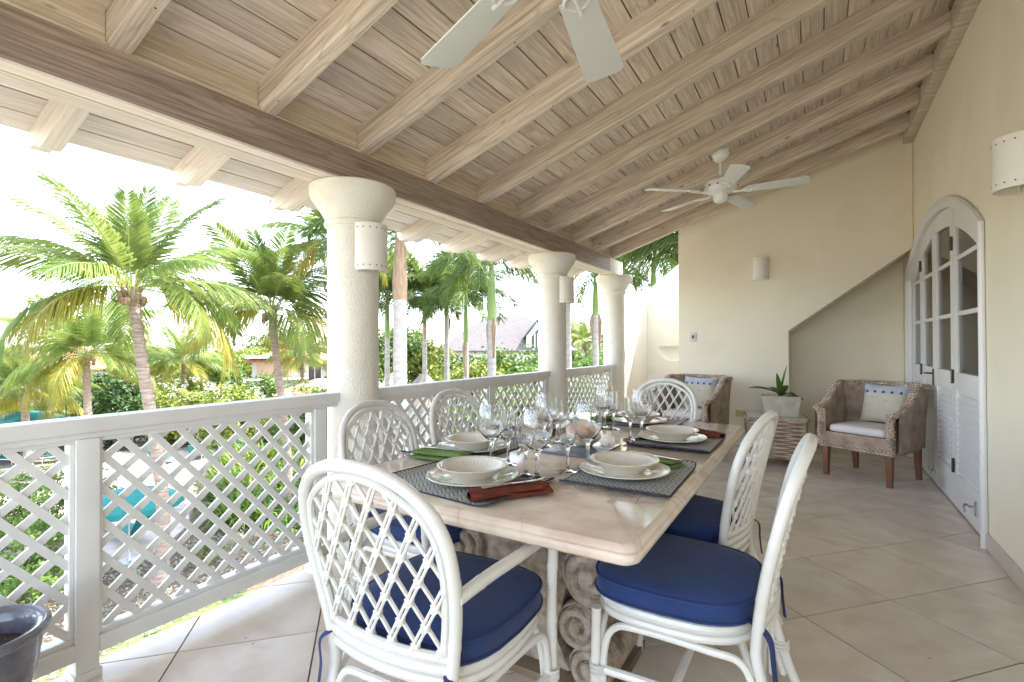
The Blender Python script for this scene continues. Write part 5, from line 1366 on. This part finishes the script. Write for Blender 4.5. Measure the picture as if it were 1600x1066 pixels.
# (px column, distance along the view, half height ...) were turned into world positions beforehand
SH = [
 ('big rounded dark green bush left of the tallest palm trunk', (-35.8, 13.3), (1.75, 1.6, 2.65), 5200, .15, 'leaf_b'),
 ('low dark shrub below the short palm at the left edge', (-43.5, 10.6), (3.0, 2.4, .95), 2600, .17, 'leaf_b'),
 ('dark leafy shrub between the short palm and the big dark bush', (-39.9, 11.9), (2.0, 1.8, 1.55), 2600, .16, 'leaf_b'),
 ('clipped pale green mound close outside the nearest railing', (-21.2, 6.0), (1.9, 1.9, 1.25), 6500, .075, 'leaf_a'),
 ('second clipped mound nearer the house at the left edge', (-16.6, 4.1), (1.65, 1.5, 1.1), 5600, .065, 'leaf_a'),
 ('pale flowering shrub right of the tallest palm trunk', (-33.4, 15.9), (2.0, 1.7, 2.05), 3400, .15, 'leaf_c'),
 ('broad flowering shrub before the white villa', (-29.4, 16.6), (1.9, 1.7, 2.1), 3400, .15, 'leaf_c'),
 ('tall yellow green shrub below the small far palm', (-39.6, 18.0), (2.3, 2.0, 2.6), 3400, .17, 'leaf_c'),
 ('tall feathery shrub between the small far palm and the villa', (-38.3, 20.4), (2.4, 2.0, 2.8), 3400, .17, 'leaf_a'),
 ('green shrub before the villa steps', (-32.6, 20.4), (1.7, 1.5, 2.2), 2400, .15, 'leaf_a'),
 ('green shrub at the foot of the villa, left of the column', (-29.3, 21.2), (1.6, 1.5, 2.05), 2400, .15, 'leaf_a'),
 ('leafy shrub just left of the nearest column', (-26.1, 20.8), (1.5, 1.4, 1.95), 2400, .14, 'leaf_a'),
 ('dense hedge shrub behind the upright lounger', (-38.0, 13.6), (2.3, 1.6, .95), 2400, .14, 'leaf_b'),
 ('dense hedge shrub behind the lounger left of the palm trunk', (-36.0, 16.4), (2.3, 1.6, 1.05), 2600, .14, 'leaf_a'),
 ('dark hedge shrub behind the lounger right of the palm trunk', (-32.8, 17.9), (2.2, 1.5, 1.2), 2600, .14, 'leaf_b'),
 ('reddish green hedge shrub in the middle of the hedge', (-29.7, 18.6), (2.1, 1.5, 1.35), 2800, .13, 'leaf_c'),
 ('hedge shrub nearest the column', (-25.9, 18.6), (1.9, 1.4, 1.35), 2600, .13, 'leaf_a'),
 ('shrub hiding the wall below the long orange roof', (-53.0, 14.0), (3.6, 2.6, 1.9), 2600, .2, 'leaf_a'),
 ('second shrub below the long orange roof', (-51.0, 17.0), (3.2, 2.4, 2.2), 2600, .2, 'leaf_c'),
 ('low dark hedge at the far left of the pool deck', (-39.0, 8.2), (2.4, 2.4, 1.0), 2400, .14, 'leaf_b'),
 ('small sprig of green at the edge of the brown bed', (-15.0, 7.7), (.55, .5, .3), 500, .05, 'leaf_c'),
 ('bright yellow green shrub below the middle railing', (-9.6, 11.6), (1.5, 1.3, 1.1), 2600, .09, 'leaf_c'),
 ('green shrub below the middle railing beside the thick royal palm', (-8.4, 13.0), (1.6, 1.5, 1.3), 2800, .09, 'leaf_a'),
 ('yellow croton shrub below the middle column', (-6.9, 13.4), (1.3, 1.2, 1.2), 2300, .09, 'leaf_c'),
 ('lush shrub below the short far railing', (-5.6, 13.6), (1.5, 1.4, 1.5), 2800, .10, 'leaf_d'),
 ('yellow flowering bush between the last two columns', (-8.6, 20.6), (1.8, 1.5, 2.3), 3000, .13, 'leaf_c'),
 ('round green tree-like bush behind the royal palms', (-17.4, 29.5), (2.6, 2.4, 2.6), 4200, .16, 'leaf_a'),
 ('pale green bush beside the thatched hut', (-20.6, 27.0), (2.0, 1.8, 2.4), 3200, .15, 'leaf_c'),
 ('low bush with yellow flowers on the far lawn', (-17.6, 27.2), (1.2, 1.0, .7), 900, .13, 'leaf_c'),
 ('dark bush behind the hut', (-24.5, 27.5), (2.4, 2.0, 1.8), 2600, .16, 'leaf_b'),
]
for k, (lb, (x, y), rad, n, sz, m) in enumerate(SH):
    shrub(lb, (x, y, GZ), rad, n, sz, m, 100 + k, flowers={5: 'leaf_g', 6: 'leaf_g', 28: 'frond_old'}.get(k))
shrub('lilac flowering shrub right of the tallest trunk', (-37.5, 19.2, GZ), (1.8, 1.2, 1.5), 900, .14, 'leaf_purple', 301, group='flower shrubs by the far path')
shrub('red flowering shrub below the lilac one', (-35.2, 17.6, GZ), (1.3, 1.0, 1.0), 700, .13, 'leaf_red', 302, group='flower shrubs by the far path')
for k, (lb, x, y, h, rad, m) in enumerate((
    ('pale tree close behind the royal palm stems', -20.5, 28.4, 5.6, (2.6, 2.4, 2.0), 'leaf_c'), ('dense green tree between the royal palm stems', -18.6, 31.5, 6.2, (3.0, 2.8, 2.2), 'leaf_a'), ('dark tree right of the hut', -23.6, 32.0, 6.0, (2.8, 2.6, 2.2), 'leaf_b'), ('low tree under the tall royal palm', -13.6, 24.6, 4.9, (2.2, 2.0, 1.6), 'leaf_a'), ('light tree hidden by the middle column', -11.8, 27.0, 5.2, (2.4, 2.0, 1.8), 'leaf_c'), ('tree left of the thick royal palm', -29.5, 27.0, 7.4, (2.4, 2.2, 2.4), 'leaf_a'),
    ('feathery tree behind the small far palm', -50, 30, 6.5, (3.6, 3.2, 2.2), 'leaf_c'), ('dark tree behind the white villa, left', -52, 35, 8.6, (4.5, 4, 2.6), 'leaf_b'), ('green tree behind the white villa, right', -43, 37, 8.2, (4, 3.6, 2.4), 'leaf_a'),
    ('tree left of the nearest column over the villa roof', -30, 31, 8.6, (3.2, 3, 2.8), 'leaf_a'), ('yellow green tree right of the nearest column', -27.5, 32, 6.8, (2.6, 2.4, 2.4), 'leaf_c'),
    ('tree behind the hut and royal palms', -24, 38, 5.6, (4, 3.4, 2.0), 'leaf_a'), ('tree in front of the grey shingle roof', -20, 40, 5.6, (3, 2.8, 2.0), 'leaf_b'), ('tree at the far left behind the orange roof', -66, 15, 6.4, (5, 5, 2.4), 'leaf_b'),
    ('low tree beside the grey roofed house', -24, 60, 5.8, (5, 4, 2.2), 'leaf_a'), ('far tree between the last two columns', -17, 48, 6.5, (4.5, 4, 2.6), 'leaf_a'), ('far tree behind the orange roof', -60, 25, 6.8, (5, 5, 2.6), 'leaf_a'))):
    tree(lb, (x, y, GZ), h, rad, 3600, .20, m, 400 + k)
# far belt of greenery closing the view
b = MB(); rn = random.Random(5)
for k in range(90):
    a = radians(-128 + 156 * k / 89); d = rn.uniform(95, 125)
    for j in range(3): leaves(b, (d * sin(a) + rn.uniform(-3, 3), d * cos(a) + rn.uniform(-3, 3), GZ + 1.6 + j * .9), (5, 5, 2.0), 90, .55, rn)
tag(b.build('far_woodland', M['leaf_a'], smooth=False), 'low belt of far trees closing the horizon', 'woodland', kind='stuff')
# ---- strap leaved plants and fan palms below the railing
def strap_mesh(seed, n, L, w, droop):
    rn = random.Random(seed); b = MB()
    for k in range(n):
        az = rn.uniform(0, 6.28); el = rn.uniform(.45, 1.45); l = L * rn.uniform(.65, 1.1); d = Vector((cos(az) * cos(el), sin(az) * cos(el), sin(el))); side = Vector((-sin(az), cos(az), 0)); p = Vector((cos(az), sin(az), 0)) * .06; rows_ = []
        for q in range(6):
            t = q / 5; ww = w * (sin(pi * (.18 + .8 * t)) ** .8 if t < 1 else .05); rows_ += [p - side * ww, p + side * ww]; p = p + d * l / 5; d = (d - Vector((0, 0, droop * rn.uniform(.7, 1.2) * .2 * (1 + t)))).normalized()
        b.add(rows_, [(2 * q, 2 * q + 1, 2 * q + 3, 2 * q + 2) for q in range(5)])
    return b
rn = random.Random(11)
spots = []
for k in range(118):
    a_, c_ = rn.random(), rn.random()
    p0 = Vector((-17.6, 9.3)).lerp(Vector((-13.6, 10.4)), a_); p1 = Vector((-26.4, 14.6)).lerp(Vector((-21.5, 19.5)), a_); q_ = p0.lerp(p1, c_ ** .8)
    spots.append((q_.x, q_.y))
for k in range(16): spots.append((rn.uniform(-14.5, -8.5), 10.6 + rn.uniform(0, 4.5)))
SB = MB()
SV = [strap_mesh(q_, 46, 1.0, .032, 1.5) for q_ in (1, 2, 3)] + [strap_mesh(q_ + 9, 34, 1.35, .045, 1.2) for q_ in (1, 2)]
for k, (x, y) in enumerate(spots):
    kd = rn.randrange(5); mx = Matrix.Translation((x, y, GZ)) @ Matrix.Rotation(rn.uniform(0, 6.28), 4, 'Z') @ Matrix.Scale(rn.uniform(1.05, 1.55), 4)
    SB.add([mx @ p for p in map(Vector, SV[kd].v)], SV[kd].f, {3: 1, 4: 2}.get(kd, 0))
tag(SB.build('strap_leaf_bed', [M['leaf_d'], M['leaf_a'], M['leaf_c']], smooth=False), 'dense bed of arching strap leaved plants seen through the lattice', 'ground cover', kind='stuff')
# feathery clumping palms behind the middle railing
AR = [frond_mesh('frond', m, 2.2, dr, 40, .55, .5, 200 + i, wid=.02) for i, (m, dr) in enumerate(((M['leaf_d'], .7), (M['leaf_d'], 1.2), (M['frond'], 1.0)))]
for k, (x, y, h, s_, lb) in enumerate(((-9.9, 17.2, .2, 1.0, 'feathery clump palm below the tall royal palm'), (-8.6, 17.0, .3, .95, 'feathery clump palm left of the middle column'), (-11.6, 16.6, .0, .9, 'feathery clump palm near the thatched hut'), (-7.6, 17.6, .1, .9, 'feathery clump palm hidden behind the middle column'), (-6.3, 17.4, .1, .9, 'feathery clump palm behind the short far railing'))):
    t = thing('clump_palm', lb, 'palm tree', (x, y, GZ), 0, 'feathery clump palms behind the middle railing'); rn2 = random.Random(k)
    b = MB()
    for j in range(5):
        a = j * 1.25; b.tube([(cos(a) * .1, sin(a) * .1, 0), (cos(a) * .35, sin(a) * .35, 3.0 + h)], [.05, .035], 7)
    b.build('stems', M['shaft'], t)
    for j in range(24):
        a = j * 2.4; st = j % 5 * 1.25; q = j / 23
        o = link('frond', AR[rn2.randrange(3)], t, (cos(st) * .35, sin(st) * .35, 3.0 + h)); o.rotation_euler = (rn2.uniform(-.3, .3), -radians(78 - 62 * q), a); z_ = s_ * rn2.uniform(.85, 1.1); o.scale = (z_, z_, z_)
# low scatter on the bed: fallen leaves and sprigs, uncountable
b = MB(); rn = random.Random(21)
for k in range(9000):
    x = rn.uniform(-17, -11.5); y = rn.uniform(-1, 11)
    if x > -11.9 - .12 * y + .2 * rn.random() + .04 * y: continue
    p = Vector((x, y, GZ + .04 + rn.random() * .10)); nn = Vector((rn.gauss(0, .5), rn.gauss(0, .5), 1)).normalized(); s = nn.orthogonal().normalized(); a = rn.uniform(0, 6.28); e = nn.cross(s); s, e = s * cos(a) + e * sin(a), e * cos(a) - s * sin(a); r_ = rn.uniform(.03, .07)
    b.add([p - s * r_, p - e * r_ * .45, p + s * r_, p + e * r_ * .45], [(0, 1, 2, 3)])
tag(b.build('ground_cover', M['leaf_g'], smooth=False), 'silvery leaf litter and creeping plants over the brown bed', 'ground cover', kind='stuff')
# ---- pool furniture
def make_lounger():
    t = thing('sun_lounger', 'x', 'sun lounger')
    b = MB(); b.box(-.32, .32, -.62, .60, .30, .335); b.build('seat_sling', M['teal'], t, bevel=.008)
    b = MB(); b.box(-.32, .32, 0, .74, 0, .03); b.build('backrest', M['teal'], t, loc=(0, .60, .315), rot=(radians(52), 0, 0), bevel=.008)
    b = MB()
    for x in (-.335, .335): b.box(x - .012, x + .012, -.64, 1.0, .285, .325)
    b.build('frame', M['pole'], t)
    for x in (-.3, .3):
        for y in (-.55, .9):
            b = MB(); b.tube([(x, y, 0), (x, y, .29)], .018, 8); b.build('leg', M['pole'], t)
    return t
lg = make_lounger(); LG = 'teal sun loungers by the pool deck'
LP = [(-29.3, 13.0, 215, 'teal lounger left of the tallest palm trunk on the deck edge'), (-29.3, 14.6, 235, 'teal lounger right of the tallest palm trunk on the deck edge'), (-35.0, 10.6, 160, 'teal lounger with upright back in the left railing panel'), (-32.4, 10.4, 265, 'low teal lounger lying on pale deck in the left panel'),
      (-27.6, 16.8, 190, 'teal lounger half hidden by plants near the column'), (-26.0, 17.4, 220, 'teal lounger hidden deepest in plants near the column'), (-36.6, 8.7, 120, 'teal lounger at the left edge of the photo'), (-18.9, 7.35, 275, 'single teal lounger nearest the house below the parasol')]
for k, (x, y, a, l) in enumerate(LP):
    if k: o = dup(lg, None, (x, y, GZ + .036), radians(a))
    else: o = lg; o.location = (x, y, GZ + .036); o.rotation_euler = (0, 0, radians(a))
    o['label'] = l; o['group'] = LG
def parasol(loc, R, h, label, seed=0):
    t = thing('parasol', label, 'parasol', loc, .3, 'teal parasols round the pool')
    b = MB(); b.tube([(0, 0, 0), (0, 0, h + .45)], .022, 8); b.build('pole', M['pole'], t)
    b = MB(); b.lathe([(0, 0), (.28, 0), (.28, .06), (.05, .10), (.03, .25)], 16); b.build('base', M['pole'], t)
    b = MB(); n = 8; vs = [(0, 0, h + .42)]
    for ring_, (rr, z) in enumerate(((.5, .27), (1, .0), (1.0, -.16))):
        for k in range(n * 2):
            a = pi * k / n; q = rr * R * (1 if k % 2 == 0 else .955); vs.append((q * cos(a), q * sin(a), h + z - (.03 if k % 2 else 0)))
    fs = [(0, 1 + k, 1 + (k + 1) % 16) for k in range(16)]
    for i in range(2): fs += [(1 + i * 16 + k, 1 + i * 16 + (k + 1) % 16, 1 + (i + 1) * 16 + (k + 1) % 16, 1 + (i + 1) * 16 + k) for k in range(16)]
    b.add(vs, fs); b.build('canopy', M['teal'], t, sharp=15)
    for k in range(8):
        a = 2 * pi * k / 8; b = MB(); b.tube([(0, 0, h + .38), (R * .98 * cos(a), R * .98 * sin(a), h - .02)], .01, 5); b.build('rib', M['pole'], t)
parasol((-16.9, 6.55, GZ + .036), 1.35, 1.75, 'teal parasol behind the tallest palm trunk seen through lattice')
parasol((-37.2, 9.6, GZ), 1.6, 2.3, 'teal parasol at the top of the left railing panel')
# ---- houses
def house(label, loc, rz, w, d, h, rh, wallm, roofm, wins, over=.5, seed=0, name='house'):
    t = thing(name, label, 'house', loc, rz, 'villas beyond the garden')
    b = MB(); b.box(-w / 2, w / 2, -d / 2, d / 2, 0, h); b.build('wall', M[wallm], t, smooth=False)
    ww, dd = w / 2 + over, d / 2 + over; rl = max(0, w / 2 - d / 2)
    b = MB(); b.add([(-ww, -dd, h), (ww, -dd, h), (ww, dd, h), (-ww, dd, h), (-rl, 0, h + rh), (rl, 0, h + rh), (-ww, -dd, h - .15), (ww, -dd, h - .15), (ww, dd, h - .15), (-ww, dd, h - .15)],
              [(0, 1, 5, 4), (1, 2, 5), (2, 3, 4, 5), (3, 0, 4), (0, 6, 7, 1), (1, 7, 8, 2), (2, 8, 9, 3), (3, 9, 6, 0), (6, 9, 8, 7)]); b.build('roof', M[roofm], t, smooth=False)
    for (x, z, a, c) in wins:
        b = MB(); b.box(-a / 2 - .08, a / 2 + .08, -.06, .0, -c / 2 - .08, c / 2 + .08); fr_ = b.build('window', M['white'], t, loc=(x, -d / 2 - .001, z), smooth=False)
        b = MB(); b.box(-a / 2, a / 2, -.075, -.0605, -c / 2, c / 2); b.build('pane', M['win'], fr_, smooth=False)
        b = MB(); b.box(-.03, .03, -.09, -.0755, -c / 2, c / 2); b.build('glazing_bar', M['white'], fr_, smooth=False)
    return t
house('villa with long orange tiled roof at the far left', (-56.5, 17.0, GZ), radians(72), 9, 8, 4.4, 2.2, 'house', 'orange_tile', [(-3, 2.8, 1.2, 1.5), (0, 2.8, 1.2, 1.5), (3, 2.8, 1.2, 1.5)])
vb = house('white villa with tiled roof left of the nearest column', (-40.5, 28.6, GZ), radians(53), 6.5, 6, 5.0, 1.3, 'house', 'orange_tile', [(1.6, 3.8, 1.0, 1.3)])
b = MB(); b.box(-3.6, 1.0, -5.8, -3.01, 0, 3.4); b.build('terrace_block', M['house'], vb, smooth=False)
b = MB(); b.box(-3.7, 1.1, -5.9, -3.05, 3.401, 3.55); b.build('parapet', M['house'], vb, smooth=False)
b = MB(); b.box(-3.6, -.2, -4.8, -3.01, 5.2, 5.42); b.build('canopy_roof', M['house'], vb, smooth=False)
b = MB(); b.box(-2.9, -.6, -3.06, -3.01, 3.6, 5.1); b.build('peach_wall', M['peach'], vb, smooth=False)
for x in (-2.6, -1.5): 
    b = MB(); b.box(x - .3, x + .3, -5.85, -5.801, 1.3, 2.7); b.build('window', M['peach'], vb, smooth=False)
house('low peach cottage with orange roof hidden behind drooping palm leaves', (-29.8, 23.6, GZ), radians(50), 5.5, 4, 3.0, .9, 'house', 'orange_tile', [(-1.5, 1.6, .8, 1.6), (0.4, 1.6, .8, 1.6), (1.8, 1.6, .7, 1.6)])
hc = house('white house with grey shingle roof and pointed dormer', (-32.9, 52.6, GZ), radians(32), 15, 10, 5.6, 4.2, 'house', 'shingle', [(-4, 3, 1.3, 1.6), (0, 3, 1.3, 1.6), (4, 3, 1.3, 1.6)], over=.7)
b = MB(); b.prism([(-1.3, 0), (1.3, 0), (1.3, 1.6), (0, 3.2), (-1.3, 1.6)], lambda x, z: (x, -5.2, z), lambda x, z: (x, -2.2, z)); dm = b.build('dormer', M['house'], hc, loc=(3.6, 0, 5.65), smooth=False)
b = MB(); b.prism([(-1.6, 1.35), (0, 3.35), (1.6, 1.35), (1.6, 1.55), (0, 3.6), (-1.6, 1.55)], lambda x, z: (x, -5.4, z), lambda x, z: (x, -2.1, z)); b.build('gable_roof', M['shingle'], dm, smooth=False)
b = MB(); b.prism([(-.7, .3), (.7, .3), (.7, 1.5), (0, 2.4), (-.7, 1.5)], lambda x, z: (x, -5.26, z), lambda x, z: (x, -5.201, z)); b.build('gothic_window', M['win'], dm, smooth=False)
for x in (-.35, 0, .35):
    b = MB(); b.box(x - .06, x + .06, -5.30, -5.261, .3, 1.9); b.build('glazing_bar', M['white'], dm, smooth=False)
hut = thing('thatched_hut', 'round thatched hut among the royal palms', 'hut', (-22.8, 25.9, GZ))
b = MB(); b.lathe([(2.1, 2.25), (2.0, 2.4), (1.5, 2.95), (.9, 3.6), (.25, 4.25), (0, 4.3)], 26, mod=lambda a, r_, z: 1 + .05 * noise.noise((cos(a) * 6, sin(a) * 6, z * 2))); b.build('thatch_roof', M['thatch'], hut, sharp=60)
b = MB(); b.lathe([(1.5, 0), (1.5, 2.3)], 20); b.build('hut_wall', M['house'], hut)
for k in range(6):
    a = k * pi / 3; b = MB(); b.tube([(1.9 * cos(a), 1.9 * sin(a), 0), (1.9 * cos(a), 1.9 * sin(a), 2.4)], .07, 8); b.build('post', M['stem'], hut)
